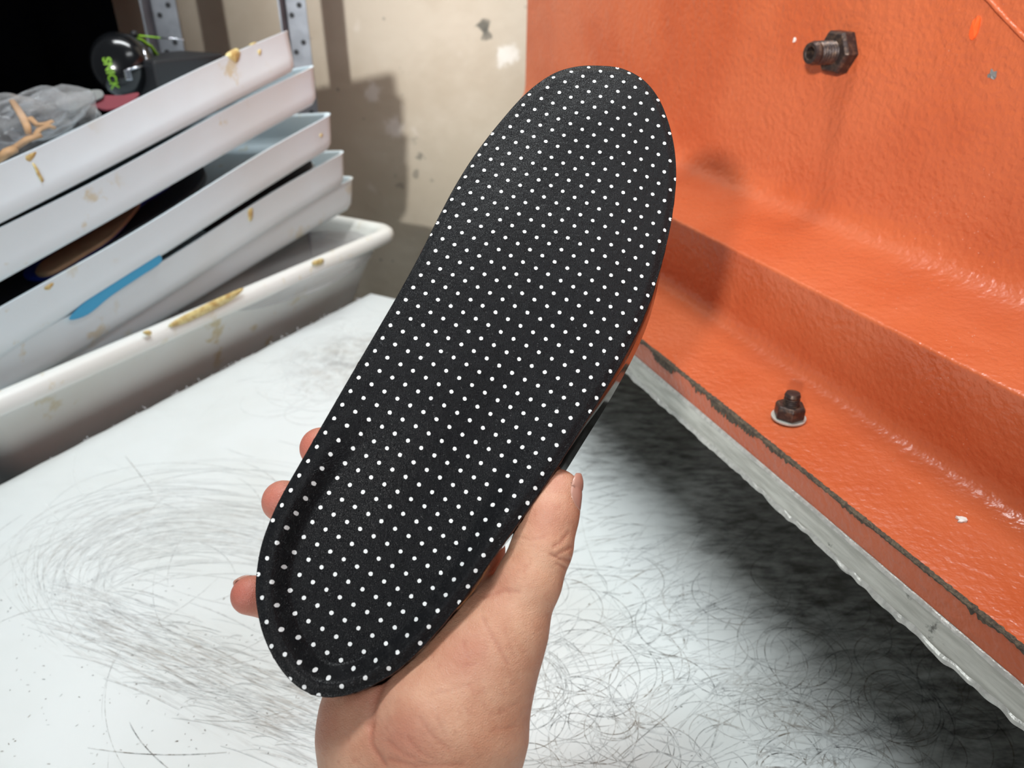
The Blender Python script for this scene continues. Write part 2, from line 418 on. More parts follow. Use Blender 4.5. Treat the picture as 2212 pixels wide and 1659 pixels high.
# ------------------------------------------------------------------ cutting table
def build_table():
    t = thing('cutting_table', 'white plastic cutting table covered in dark circular scratch marks', 'table', (0.2, 0.4, -0.85))
    # board: outline in (along -E, along -M) from the back left corner, with rounded arris and a slightly ragged left edge
    L, Wd, T = 1.5, 1.5, 0.05
    ol = []
    n = 90
    for i in range(n): ol.append((L * i / n, 0.0007 * math.sin(i * 2.1) + 0.0008 * random.random()))
    for i in range(20): ol.append((L, Wd * i / 20))
    for i in range(20): ol.append((L - L * i / 20, Wd))
    for i in range(40): ol.append((0, Wd - Wd * i / 40))
    ol = np.array(ol)
    cen = np.array([L / 2, Wd / 2])
    def loop(inset, z):
        d = cen - ol; k = np.where(np.abs(d) > 0, np.sign(d), 0)
        edge = np.stack([np.where((ol[:, 0] < 1e-3) | (ol[:, 0] > L - 1e-3), k[:, 0], 0), np.where((ol[:, 1] < 3e-3) | (ol[:, 1] > Wd - 1e-3), k[:, 1], 0)], 1)
        q = ol + edge * inset
        return CORNER[None] - q[:, :1] * E[None] - q[:, 1:] * M[None] + np.array([0, 0, z])[None]
    rings = [loop(0.0, -T), loop(0.0, -0.003), loop(0.0007, -0.0009), loop(0.003, 0.0)]
    V = np.concatenate(rings); m = len(ol)
    F = grid_faces(len(rings), m, close_m=True)
    F.append(tuple(range((len(rings) - 1) * m, len(rings) * m))); F.append(tuple(range(m)))
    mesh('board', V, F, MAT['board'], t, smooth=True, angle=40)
    c = CORNER - E * 0.7 - M * 0.7
    for i in (-1, 1):
        for j in (-1, 1):
            V, F = box(c + E * 0.55 * i + M * 0.55 * j + np.array([0, 0, -0.45]), E, M, ZU, 0.03, 0.03, 0.40)
            bevel(mesh('leg', V, F, MAT['under'], t, smooth=False), 0.003)
    # plastic burrs hanging off the left edge
    V, F = [], []
    for k in range(90):
        s = abs(random.gauss(0.0, 0.42)) if k % 2 else random.uniform(0.1, 1.0)
        p = CORNER - E * min(s, 1.2) + np.array([0, 0, -0.001]) + M * random.uniform(0, 0.002)
        if k > 60: p = CORNER - E * random.uniform(0.55, 0.85) + M * random.uniform(0, 0.003) + np.array([0, 0, -0.001])
        ln = random.uniform(0.001, 0.0045)
        d = unit(M + E * random.uniform(-1.2, 1.2) + ZU * random.uniform(-0.3, 0.6))
        v, f = tube([p, p + d * ln * 0.5, p + d * ln + ZU * ln * random.uniform(-0.3, 0.5)], [0.0007, 0.0006, 0.0002], 5)
        V, F = merge((V, F), (v, f))
    o = mesh('edge_burr', V, F, MAT['shav'], t, smooth=False); o['kind'] = 'stuff'
    # ---- scuff marks: thin rubber lines rubbed into the board
    Vv, Ff, Ss = [], [], []
    def stroke(pts, w, s):
        pts = np.asarray(pts, float)
        if (pts @ M[:2] > float(CORNER @ M) - .004).any() or (pts @ E[:2] > float(CORNER @ E) - .004).any(): return
        n = len(pts)
        if n < 2: return
        tg = np.gradient(pts[:, :2], axis=0); tg /= (np.linalg.norm(tg, axis=1, keepdims=True) + 1e-9)
        nr = np.stack([-tg[:, 1], tg[:, 0]], 1)
        z = 0.00008 + 0.00012 * random.random()
        o = len(Vv)
        fade = np.sin(np.linspace(0.12, math.pi - 0.12, n)) ** 0.6
        for i in range(n):
            ww = w * (0.9 + 0.2 * random.random()) * 0.5
            Vv.append((pts[i, 0] + nr[i, 0] * ww, pts[i, 1] + nr[i, 1] * ww, z)); Vv.append((pts[i, 0] - nr[i, 0] * ww, pts[i, 1] - nr[i, 1] * ww, z))
            Ss.extend([s * fade[i]] * 2)
            if i: Ff.append((o + 2 * i - 2, o + 2 * i - 1, o + 2 * i + 1, o + 2 * i))
    def arc(c, r, a0, a1, w, s, ell=1.0, rot=0.0):
        n = max(8, int(abs(a1 - a0) * 22))
        a = np.linspace(a0, a1, n); x = r * np.cos(a); y = r * ell * np.sin(a)
        cr, sr = math.cos(rot), math.sin(rot)
        stroke(np.stack([c[0] + cr * x - sr * y, c[1] + sr * x + cr * y], 1), w, s)
    U = random.uniform
    # rings left by round dies, lower right
    for k in range(230):
        px, py = U(1060, 2080), U(1230, 1700)
        if k % 3 == 0: px, py = random.gauss(1250, 110), random.gauss(1500, 90)
        if k % 3 == 1: px, py = random.gauss(1850, 120), random.gauss(1560, 80)
        c = on_z(px, py, 0); a0 = U(0, 6.28)
        arc(c, U(0.016, 0.036), a0, a0 + U(1.4, 4.4), U(0.0003, 0.00055), U(0.35, 0.8), U(0.88, 1.0), U(0, 3))
    # long shallow strokes, right half
    for k in range(200):
        px, py = U(1150, 2100), U(1120, 1700)
        c = on_z(px, py, 0); r = U(0.12, 0.6); th = math.atan2(BD[1], BD[0]) + math.pi / 2 + random.gauss(0.15, 0.35) + (0 if U(0, 1) < .8 else 1.2)
        c2 = c[:2] + r * np.array([math.cos(th + math.pi / 2), math.sin(th + math.pi / 2)])
        h = U(0.02, 0.09) / r; b = th - math.pi / 2
        arc(c2, r, b - h, b + h, U(0.0002, 0.0005), U(0.1, 0.4))
    # speckled dark field next to the plate
    for k in range(420):
        l = U(0.05, 0.8); s = D - abs(random.gauss(0, 0.045))
        p = BD * l + BS * s; th = math.atan2(BD[1], BD[0]) + math.pi / 2 + random.gauss(0.0, 0.5); h = U(0.004, 0.02)
        d = np.array([math.cos(th), math.sin(th)])
        stroke([p[:2] - d * h, p[:2], p[:2] + d * h + np.array([U(-1, 1), U(-1, 1)]) * 0.001], U(0.0004, 0.0016), U(0.15, 0.55))
    # wide swirl, left
    def swirl(cx, cy, ax, ay, rot, a0, a1, w, s):
        n = 40; a = np.linspace(a0, a1, n); x = ax * np.cos(a); y = ay * np.sin(a)
        wob = 1 + 0.012 * np.sin(a * 5 + U(0, 6))
        cr, sr = math.cos(rot), math.sin(rot)
        pts = [on_z(cx + (cr * xi - sr * yi) * wb, cy + (sr * xi + cr * yi) * wb, 0)[:2] for xi, yi, wb in zip(x, y, wob)]
        stroke(pts, w, s)
    for k in range(150):   # upper sweep
        a = U(250, 480); a0 = U(3.2, 4.6)
        swirl(random.gauss(470, 40), random.gauss(1310, 30), a, a * U(0.40, 0.62), U(-0.05, 0.2), a0, a0 + U(0.4, 1.5), U(0.0004, 0.0012), U(0.05, 0.2))
    for k in range(60):    # left end of the loop
        a = U(260, 470); a0 = U(2.2, 3.2)
        swirl(random.gauss(470, 30), random.gauss(1300, 30), a, a * U(0.4, 0.62), U(0.1, 0.35), a0, a0 + U(0.4, 1.4), U(0.0003, 0.0006), U(0.1, 0.32))
    for k in range(330):   # lower sweep running under the heel
        q = U(0, 1); x0 = 150 + 560 * q + random.gauss(0, 30); y0 = 1290 + 270 * q ** 0.85 + random.gauss(0, 42 + 25 * q)
        sl = U(0.35, 0.62) - 0.1 * q; ln = U(30, 170)
        pts = [on_z(x0 + ln * u, y0 + ln * u * sl + 18 * (u - u * u) * -1, 0)[:2] for u in np.linspace(-0.5, 0.5, 12)]
        stroke(pts, U(0.0004, 0.0013), U(0.06, 0.3))
    for k in range(26):    # odd crossing hairlines
        px, py = U(60, 620), U(1150, 1500); c = on_z(px, py, 0); a0 = U(0, 6.28)
        arc(c, U(0.05, 0.16), a0, a0 + U(0.5, 1.3), U(0.0003, 0.0005), U(0.3, 0.6), 0.8, U(0, 3))
    for (a, b, cc) in (((190, 1615), (330, 1640), (490, 1625)), ((280, 1560), (300, 1610), (370, 1665)), ((270, 985), (300, 1020), (330, 1065)), ((1500, 1500), (1400, 1580), (1330, 1640))):
        pts = []
        for u in np.linspace(0, 1, 20):
            q = (1 - u) ** 2 * np.array(a) + 2 * u * (1 - u) * np.array(b) + u * u * np.array(cc); pts.append(on_z(q[0], q[1], 0)[:2])
        stroke(pts, 0.0006, 0.6)
    # far grey tangle behind the insole
    for k in range(150):
        px, py = random.gauss(760, 75), random.gauss(785, 50)
        c = on_z(px, py, 0); a0 = U(0, 6.28)
        arc(c, U(0.015, 0.05), a0, a0 + U(1.2, 4), U(0.0008, 0.003), U(0.05, 0.17), U(0.7, 1), U(0, 3))
    for k in range(60):
        px, py = U(560, 860), random.gauss(860, 60)
        c = on_z(px, py, 0); a0 = U(0, 6.28)
        arc(c, U(0.08, 0.3), a0, a0 + U(0.2, 0.7), U(0.0006, 0.0016), U(0.04, 0.12))
    for k in range(420):   # loose specks
        px, py = (U(0, 700), U(1250, 1659)) if k % 2 else (U(1150, 2000), U(1200, 1659))
        c = on_z(px, py, 0)[:2]; th = U(0, 3.14); h = U(0.0003, 0.0012); d = np.array([math.cos(th), math.sin(th)]) * h
        stroke([c - d, c, c + d], U(0.0003, 0.0008), U(0.4, 0.95))
    me = bpy.data.meshes.new('scuff_mark'); me.from_pydata(Vv, [], Ff); me.materials.append(MAT['scuff'])
    at = me.attributes.new('strength', 'FLOAT', 'POINT'); at.data.foreach_set('value', Ss)
    o = bpy.data.objects.new('scuff_mark', me); link(o, t); o['kind'] = 'stuff'
build_table()

# ------------------------------------------------------------------ orange press
def beam_pt(l, s, z): return BD * l + BS * s + ZU * z
def build_press():
    t = thing('clicker_press', 'orange enamelled press arm with bolts and a grey aluminium plate underneath', 'press', beam_pt(0.5, 0.45, 0))
    H = CAM_H
    raw = [(1.002, .945, .002), (1.0, .886, .006), (1.262, .872, .055), (1.225, .643, .010), (1.555, .622, .10), (1.575, -.5, .03), (2.3, -.5, 0.0)]
    prof = []
    for i, (s, d, r) in enumerate(raw):
        if r == 0 or i in (0, len(raw) - 1): prof.append((s, d)); continue
        p = np.array([s, d]); a = unit(np.array(raw[i - 1][:2]) - p); b = unit(np.array(raw[i + 1][:2]) - p)
        for u in np.linspace(0, 1, 7): prof.append(tuple((1 - u) ** 2 * (p + a * r) + 2 * u * (1 - u) * p + u * u * (p + b * r)))
    # subdivide long runs
    pp = [prof[0]]
    for q in prof[1:]:
        n = max(1, int(np.hypot(q[0] - pp[-1][0], q[1] - pp[-1][1]) / 0.08)); p0 = np.array(pp[-1])
        for k in range(1, n + 1): pp.append(tuple(p0 + (np.array(q) - p0) * k / n))
    prof = np.array(pp) * D
    LE = 1.088
    def lend(s, d=9.0): return LE - np.where(d < .6 * D, 0.0, np.where((s > 1.22 * D) & (d < .866 * D), 0.03 + .15 * (1 - sstep(.66 * D, .88 * D, d)), 0.03 + 0.20 * (1 - sstep(0.96 * D, 1.24 * D, s))))
    l0, nl = -0.7, 80
    V = []
    for k in range(nl):
        u = k / (nl - 1)
        for s, d in prof: V.append(beam_pt(l0 + u * (lend(s, d) - l0), s, H - d))
    m = len(prof); F = grid_faces(nl, m)
    o = len(V)
    for s, d in prof: V.append(beam_pt(LE, max(s, 2.2 * D), H - d))
    for j in range(m - 1): F.append(((nl - 1) * m + j, (nl - 1) * m + j + 1, o + j + 1, o + j))
    b = mesh('beam', V, F, MAT['orange'], t, smooth=True, angle=50)
    # aluminium plate with a burred lower arris
    so = 0.998 * D
    nl2 = 1500
    def smooth_noise(n, k):
        x = rng.normal(0, 1, n + 2 * k); x = np.convolve(x, np.hanning(2 * k + 1), 'same')[k:-k]; return x / x.std()
    na, nb_, nc = smooth_noise(nl2, 5), smooth_noise(nl2, 14), smooth_noise(nl2, 40)
    low = 1.016 * D + .0004 * na + .0004 * nb_ + .0003 * nc
    def sweep(name, cols, mat, cap):
        V = []
        for k in range(nl2):
            u = k / (nl2 - 1)
            for s, d in cols(k): V.append(beam_pt(l0 + u * (lend(s) - 0.004 - l0), s, H - d))
        m_ = len(cols(0)); F = grid_faces(nl2, m_)
        if cap: F.append(tuple((nl2 - 1) * m_ + i for i in range(m_)))
        return mesh(name, V, F, mat, t, smooth=True, angle=28)
    pl = sweep('striking_plate', lambda k: [(2.2 * D, .9455 * D), (so + .0022, .9455 * D), (so, .9535 * D), (so - .0002, .98 * D), (so, 1.004 * D), (so + .0002, low[k] - .0012), (so + .002, low[k]), (2.2 * D, 1.018 * D)], MAT['alu'], True)
    sweep('highlight_edge', lambda k: [(so + .0026, .9448 * D - .0002), (so + .0004, .9465 * D + .00015 * na[k]), (so - .0005, .9525 * D + .0003 * nb_[k]), (so + .0004, .956 * D + .0003 * na[k])], MAT['bright'], False)  # pale strip along the top bevel, painting in its bright reflection
    sweep('burred_edge', lambda k: [(so + .0003, low[k] - .0042 - .0006 * nb_[k]), (so - .0009 - .0002 * na[k], low[k] - .0028 + .0003 * na[-k]), (so - .0012 + .0003 * na[-k], low[k] - .0010), (so + .0002, low[k] + .0004), (so + .003, low[k] + .0002)], MAT['bright'], False)  # real burrs, their glint painted in by the lighter metal
    # chipped paint along the flange arris
    V = []; n = 1500; F = []
    bands = [(random.uniform(0.0, 0.85), random.uniform(0.004, 0.018), random.uniform(0.0008, 0.0026)) for _ in range(34)] + [(0.335, 0.022, 0.0038), (0.36, 0.014, 0.003), (0.47, 0.014, 0.003), (0.53, .012, .003)]
    ph = rng.uniform(0, 6.28, 8); fr = rng.uniform(300, 2600, 8)
    for k in range(n):
        l = -0.25 + (0.86 + 0.25) * k / (n - 1)
        wob = 1 + .16 * sum(math.sin(l * fr[q] + ph[q]) for q in range(8))
        dn = (0.0006 + sum(hh * max(0, 1 - ((l - c) / w) ** 2) for c, w, hh in bands)) * max(.2, wob)
        dn = min(dn, 0.0058)
        up = 0.0009 + 0.0006 * max(0, wob) + 0.1 * dn
        for s, d in ((D + up, .886 * D - 0.0002), (D + 0.0010, .886 * D - 0.0003), (D - 0.0003, .886 * D + 0.0010), (D - 0.00025, .886 * D + 0.0012 + dn)):
            V.append(beam_pt(l, s, H - d))
    mesh('chipped_edge', V, grid_faces(n, 4), MAT['rust'], t, smooth=False)
    # diagonal rib in the upper right, added to catch the plate edge's highlight
    sm = 1.565 * D
    def face(x, y, off=0.0): return on_plane(x, y, BS * (sm - off), BS)
    a = face(2090, -48); bb = face(2235, 105); d = unit(bb - a)
    pts = [a + d * (-.22 + .50 * k / 90) + ZU * .00015 * math.sin(k * .9) for k in range(91)]
    V, F = tube(pts, [.0015 + .0001 * math.sin(k * 1.7) for k in range(91)], 10, 1.0, up=BS)
    mesh('edge_rib', V, F, MAT['orange'], t, smooth=True)
    # bolts
    def hexnut(c, ax, af, h, ref, name='lock_nut'):
        R = af / math.sqrt(3); pr = [(R * .80, 0), (R * .97, 0), (R, h * .07), (R, h * .80), (R * .88, h), (R * .45, h), (R * .45, h * .5)]
        ax = unit(ax); x = unit(np.asarray(ref) - np.dot(ref, ax) * ax); y = np.cross(ax, x); V = []
        for r, z in pr:
            for k in range(6):
                aa = math.pi / 3 * k; V.append(np.asarray(c) + ax * z + r * (math.cos(aa) * x + math.sin(aa) * y))
        F = grid_faces(len(pr), 6, close_m=True)
        return bevel(mesh(name, V, F, MAT['oxide'], t, smooth=False), 0.0006, 2)
    def stud(c, ax, r, h, socket, parent):
        pr = []; n = 9
        for k in range(n):
            z = h * (0.12 + 0.72 * k / n); pr += [(r, z), (r * .9, z + h * .72 / n * .5)]
        pr = [(r, 0)] + pr + [(r, h * .88), (r * .86, h)]
        if socket: pr += [(r * .58, h), (r * .52, h - .0004), (r * .5, h * .45), (0.0002, h * .4)]
        else: pr += [(r * .4, h + .0002), (0.0001, h + .0002)]
        V, F = lathe(pr, c, ax, 28)
        o = mesh('threaded_stud', V, F, MAT['oxide'], t, smooth=True, angle=35)
        return o
    c = face(1822, 112)
    hexnut(c, -BS, 0.0275, 0.011, unit(ZU + 0.55 * BD)); stud(c, -BS, 0.0082, 0.030, True, t)
    fl = 0.878 * D
    c = on_z(1703, 902, CAM_H - fl)
    V, F = lathe([(0.004, 0), (0.0105, 0), (0.0105, .0010), (0.005, .0012)], c, ZU, 32)
    mesh('washer', V, F, MAT['alu'], t, smooth=True, angle=30)
    hexnut(c + ZU * .0012, ZU, 0.0165, 0.0085, unit(np.array([0.12, 1, 0]))); stud(c + ZU * .001, ZU, 0.0049, 0.0165, False, t)
    return face, fl
FACE, FL = build_press()

# ------------------------------------------------------------------ flakes lying on the press
def flake(c, n, r, mat, label, jag=0.45, group=None, ell=1.0, rot=0.0):
    n = unit(n); x = unit(np.cross(n, (0.3, 0.1, 1)) if abs(n[2]) < .9 else np.array([1.0, 0, 0])); y = np.cross(n, x)
    k = 11; top, bot = [], []
    for i in range(k):
        a = 2 * math.pi * i / k + rot; rr = r * (1 - jag * random.random())
        p = np.asarray(c) + rr * (math.cos(a) * x + ell * math.sin(a) * y)
        bot.append(p + n * .0001); top.append(p + n * (.0006 + .0012 * random.random()))
    V = bot + top + [np.asarray(c) + n * .0016]
    F = [(i, (i + 1) % k, k + (i + 1) % k, k + i) for i in range(k)] + [(k + i, k + (i + 1) % k, 2 * k) for i in range(k)] + [tuple(range(k))]
    return tag(mesh('paint_flake', V, F, mat, smooth=False), label, 'flake', group)
flake(on_z(2078, 1126, CAM_H - FL), ZU, .0042, MAT['flake'], 'jagged white flake lying on the orange lower flange', 0.8)
flake(FACE(1718, 86), -BS, .0018, MAT['flake'], 'tiny round white speck left of the upper bolt', 0.1)
flake(FACE(2107, 61), -BS, .0034, MAT['oflake'], 'bright orange paint chip below the diagonal edge rib', 0.2, ell=2.2)
flake(FACE(2146, 162), -BS, .0042, MAT['grey'], 'pale grey flake stuck on the orange face at right', 0.7)

# ------------------------------------------------------------------ bin and trays
def rrect(lx, ly, r, n=7):
    pts = []
    for cx, cy, a0 in ((lx - r, ly - r, 0), (r, ly - r, 90), (r, r, 180), (lx - r, r, 270)):
        for k in range(n):
            a = math.radians(a0 + 90 * k / (n - 1)); pts.append((cx + r * math.cos(a), cy + r * math.sin(a)))
    out = []
    for i, p in enumerate(pts):       # subdivide straights
        q = pts[(i + 1) % len(pts)]; d = math.hypot(q[0] - p[0], q[1] - p[1]); k = max(1, int(d / 0.03))
        for j in range(k): out.append((p[0] + (q[0] - p[0]) * j / k, p[1] + (q[1] - p[1]) * j / k))
    return np.array(out)
def tray_mesh(lx, ly, r, prof, sag=0.0):
    # prof: list of (inset, z); local x 0..lx, y 0..ly, rim at z=0
    base = rrect(lx, ly, r); c = np.array([lx / 2, ly / 2]); V = []
    for ins, z in prof:
        q = base.copy(); k = 1 - ins * 2 / np.array([lx, ly])
        q = c + (q - c) * k
        zz = z + sag * np.sin(q[:, 0] / lx * math.pi * 3.0 + 0.6) * (1 + z / 0.06)
        V += [(p[0], p[1], w) for p, w in zip(q, zz)]
    m = len(base); F = grid_faces(len(prof), m, close_m=True)
    F.append(tuple(range((len(prof) - 1) * m, len(prof) * m))); F.append(tuple(range(m)))
    return V, F
def place(V, o, X, Y, Z): return [o + X * v[0] + Y * v[1] + Z * v[2] for v in V]
TRAYH = 0.041
tray_prof = [(0.020, -TRAYH), (0.0125, -TRAYH + .001), (0.0085, -TRAYH + .006), (0.0065, -TRAYH + .014), (0.0012, -.003), (0.0002, -.0012), (0.0, -.0004), (0.0012, 0.0), (0.0034, -.0004), (0.0045, -.003),
             (0.0098, -TRAYH + .016), (0.0125, -TRAYH + .008), (0.019, -TRAYH + .0045), (0.03, -TRAYH + .0035)]
MP = lambda off: M * off
def on_front(x, y, off): return on_plane(x, y, M * off, M)
TR = [  # right corner px, left px at x=0, offset, roll, label
    ((632, 58), 350, 0.676, -0.34, 'white plastic tray on top of the stack, glue dripping from its rim'),
    ((688, 136), 492, 0.676, -0.18, 'white plastic tray second from the top of the stack'),
    ((724, 240), 668, 0.680, -0.12, 'middle white tray of the stack holding dark insoles'),
    ((752, 322), 770, 0.690, -0.13, 'white tray second from the bottom of the stack, holding a blue sheet'),
    ((772, 379), 807, 0.700, -0.10, 'lowest white shallow tray of the stack, just above the deep bin'),
]
TF = []
def build_trays():
    for (pr, ly0, off, roll, label) in TR:
        R = on_front(pr[0], pr[1], off); Lp = on_front(0, ly0, off)
        X = unit(R - Lp); Y = unit(M + ZU * roll - X * np.dot(M + ZU * roll, X)); Z = np.cross(X, Y)
        if Z[2] < 0: Z = -Z
        lx, ly = 0.56, 0.265
        o = R - X * lx
        t = thing('stacking_tray', label, 'tray', o + X * lx / 2 + Y * ly / 2 - Z * TRAYH, 'shallow white trays in the leaning stack')
        V, F = tray_mesh(lx, ly, 0.016, tray_prof, 0.0016)
        mesh('tray_body', place(V, o, X, Y, Z), F, MAT['tray'], t, smooth=True, angle=70)
        TF.append((t, o, X, Y, Z, lx))
build_trays()
def build_bin():
    off = TBL - 0.004
    R = on_front(868, 487, off); X, Y, Z = E, M, ZU
    lx, ly, Hh = 0.62, 0.30, 0.26
    o = R - X * lx; o[2] = R[2]
    t = thing('deep_bin', 'deep white plastic bin with a thick rolled rim, beside the table edge', 'bin', o + X * lx / 2 + Y * ly / 2 - Z * Hh)
    prof = [(0.115, -Hh), (0.105, -Hh + .002), (0.095, -Hh + .012), (0.034, -.06), (0.018, -.022), (0.0145, -.0185), (0.004, -.0185), (0.001, -.016), (0.0, -.011), (0.001, -.004), (0.005, 0.0), (0.012, 0.0008), (0.017, -.0015),
            (0.0195, -.006), (0.0375, -.06), (0.098, -Hh + .014), (0.11, -Hh + .006)]
    V, F = tray_mesh(lx, ly, 0.03, prof)
    mesh('bin_body', place(V, o, X, Y, Z), F, MAT['bin'], t, smooth=True, angle=60)
    # bench the bin stands on
    c = o + X * lx / 2 + Y * (ly / 2 + 0.0) - Z * (Hh + 0.013)
    b = thing('side_bench', 'dark low bench seen in the gap between the bin and the table', 'bench', (c[0], c[1], -0.85))
    V, F = box(c - X * .03, X, Y, Z, 0.30, 0.115, 0.012); bevel(mesh('bench_top', V, F, MAT['under'], b, smooth=False), .002)
    for i in (-1, 1):
        for j in (-1, 1):
            V, F = box(np.array([0, 0, 0]) + c - X * .03 + X * .27 * i + Y * .09 * j, X, Y, Z, .018, .018, .01)
            V = [v if v[2] > c[2] else np.array([v[0], v[1], -0.853]) for v in V]
            V = [np.array([v[0], v[1], c[2] - .011]) if v[2] > c[2] else v for v in V]
            mesh('bench_leg', V, F, MAT['under'], b, smooth=False)
    a0 = CORNER - E * .46; a1 = CORNER - E * 1.0
    ring = [a0 + M * .0012, a1 + M * .0012, a1 + M * .034, a0 + M * .003]
    V = [p + ZU * -.004 for p in ring] + [p + ZU * -.05 for p in ring]
    mesh('bench_rail', V, [(0, 1, 2, 3), (7, 6, 5, 4)] + [(i, (i + 1) % 4, (i + 1) % 4 + 4, i + 4) for i in range(4)], MAT['darkp'], b, smooth=False)
    return t, o, X, Y, Z, R
BIN = build_bin()

# dried glue on rims and walls
def glue(parent, pts, off, th=0.0004, tr=None):
    # polygon in the photo's frame laid on the wall plane at offset off
    if tr is None: M_ = M; P = [on_front(x, y, off) for x, y in pts]
    else:
        _, o_, X_, Y_, Z_, _l = TF[tr]; M_ = unit(Y_ - Z_ * 0.19 * -1.0); P = [on_plane(x, y, o_ + Y_ * .0004, M_) for x, y in pts]
    c = sum(P) / len(P)
    outl = []
    n_ = len(P)
    for i in range(n_):
        p_, q_, r_ = (P[i - 1] + P[i]) / 2, P[i], (P[i] + P[(i + 1) % n_]) / 2
        for u in (0, .25, .5, .75): outl.append((1 - u) ** 2 * p_ + 2 * u * (1 - u) * q_ + u * u * r_ + np.array([0, 0, random.gauss(0, .0002)]) + E * random.gauss(0, .0002))
    k = len(outl)
    ring1 = [p + M_ * .002 for p in outl]; ring2 = [c + (p - c) * .92 - M_ * th * .5 for p in outl]
    V = ring1 + ring2 + [c - M_ * th * 1.3]
    F = [(i, (i + 1) % k, k + (i + 1) % k, k + i) for i in range(k)] + [(k + i, k + (i + 1) % k, 2 * k) for i in range(k)]
    mesh('glue_stain', V, F, MAT['glue'], parent, smooth=True)
g0, g1, g2, g3, g4 = [t[0] for t in TF]
o0 = TR[0][2] + .0022
glue(g0, [(484, 118), (515, 100), (522, 116), (512, 140), (498, 128)], 0, tr=0)
glue(g0, [(535, 98), (556, 88), (552, 98)], 0, tr=0)
glue(g0, [(48, 334), (84, 322), (72, 345), (60, 352)], 0, tr=0)
glue(g0, [(66, 348), (76, 352), (98, 394), (90, 396), (78, 372)], 0, tr=0)
glue(g0, [(555, 110), (566, 104), (562, 124)], 0, tr=0)
glue(g1, [(462, 236), (478, 224), (474, 238)], 0, tr=1)
glue(g2, [(92, 622), (120, 606), (112, 622), (100, 628)], 0, tr=2)
glue(g2, [(690, 292), (697, 286), (695, 299)], 0, tr=2)
glue(g3, [(534, 450), (548, 446), (546, 474), (538, 482)], 0, tr=3)
glue(g4, [(470, 545), (535, 512), (530, 522), (480, 548)], 0, tr=4)
glue(g4, [(120, 738), (140, 726), (130, 742)], 0, tr=4)
off = TBL - 0.005
glue(BIN[0], [(360, 700), (500, 632), (540, 618), (500, 652), (420, 690), (372, 712)], off + .0005)
glue(BIN[0], [(672, 566), (702, 556), (700, 570), (680, 576)], off + .0005)
glue(BIN[0], [(305, 718), (330, 712), (326, 728)], off + .0005)

# ------------------------------------------------------------------ things in the trays
def slab(name, pts, p0, n, th, mat, label=None, cat=None, parent=None, dome=0.0, group=None):
    n = unit(n); P = [on_plane(x, y, p0, n) for x, y in pts]
    # smooth closed outline
    k = len(P); ol = []
    for i in range(k):
        a, b, c, d = P[i - 1], P[i], P[(i + 1) % k], P[(i + 2) % k]
        for u in np.linspace(0, 1, 5, endpoint=False):
            ol.append(.5 * (2 * b + (c - a) * u + (2 * a - 5 * b + 4 * c - d) * u * u + (3 * b - a - 3 * c + d) * u ** 3))
    c = sum(ol) / len(ol); m = len(ol)
    rings = []
    for k2, w in ((1.0, -th), (1.0, -th * .25), (.985, 0.0), (.9, dome * .3), (.6, dome * .75), (.25, dome)): rings += [c + (p - c) * k2 + n * w for p in ol]
    F = grid_faces(6, m, close_m=True) + [tuple(range(m)), tuple(range(5 * m, 6 * m))]
    o = mesh(name, rings, F, mat, parent, smooth=True, angle=50)
    if label: tag(o, label, cat, group)
    return o
def tray_plane(i, dz):
    t, o, X, Y, Z, lx = TF[i]; return o + Z * dz, Z
def rimclip(i, pts, gap=3):
    (rx, ry), ly0 = TR[i][0], TR[i][1]
    return [(x, min(y, ly0 + (ry - ly0) * x / rx - gap)) for x, y in pts]
p0, n = tray_plane(2, -0.010)
slab('shoe_insole', rimclip(2, [(-60, 640), (0, 560), (70, 500), (170, 440), (300, 375), (380, 345), (430, 350), (440, 380), (400, 425), (300, 500), (160, 600), (40, 690), (-40, 720)]), p0, n, 0.006, MAT['navy'], 'dark navy insole lying in the middle tray', 'insole')
t = thing('shoe_insole', 'beige insole strip with a blue edge lying on the dark insole in the middle tray', 'insole', on_plane(180, 530, p0 + n * .004, n))
slab('blue_edge', rimclip(2, [(48, 590), (72, 556), (150, 505), (210, 470), (262, 428), (330, 392), (368, 380), (360, 400), (300, 440), (250, 500), (180, 552), (110, 590), (70, 600)], 8), p0 + n * .004, n, 0.004, MAT['blue'], parent=t)
slab('beige_layer', rimclip(2, [(76, 590), (88, 566), (150, 526), (205, 496), (232, 458), (280, 436), (300, 430), (292, 452), (240, 508), (176, 550), (110, 588)], 12), p0 + n * .0075, n, 0.003, MAT['beige'], parent=t)
p0, n = tray_plane(3, -0.004)
t = thing('shoe_insole', 'black insole with a rounded tip sticking out of the tray holding the blue sheet', 'insole', on_plane(560, 400, p0, n))
slab('insole_top', rimclip(3, [(430, 470), (500, 420), (580, 370), (635, 346), (664, 344), (674, 352), (662, 368), (600, 406), (520, 452), (450, 494)], 8), p0, n, 0.003, MAT['navy'], parent=t)
slab('pale_edge', rimclip(3, [(430, 474), (500, 424), (580, 374), (637, 349), (667, 346), (678, 355), (665, 372), (602, 410), (522, 456), (450, 498)], 5), p0 - n * .003, n, 0.002, MAT['tray'], parent=t)
slab('blue_sheet', [(150, 690), (180, 655), (240, 610), (296, 566), (332, 533), (340, 545), (349, 566), (300, 600), (240, 640), (190, 680)], M * 0.6855, -M, 0.0006, MAT['paper'], 'sky blue paper sheet with a pointed corner, poking out between two trays', 'sheet', dome=0.0003)

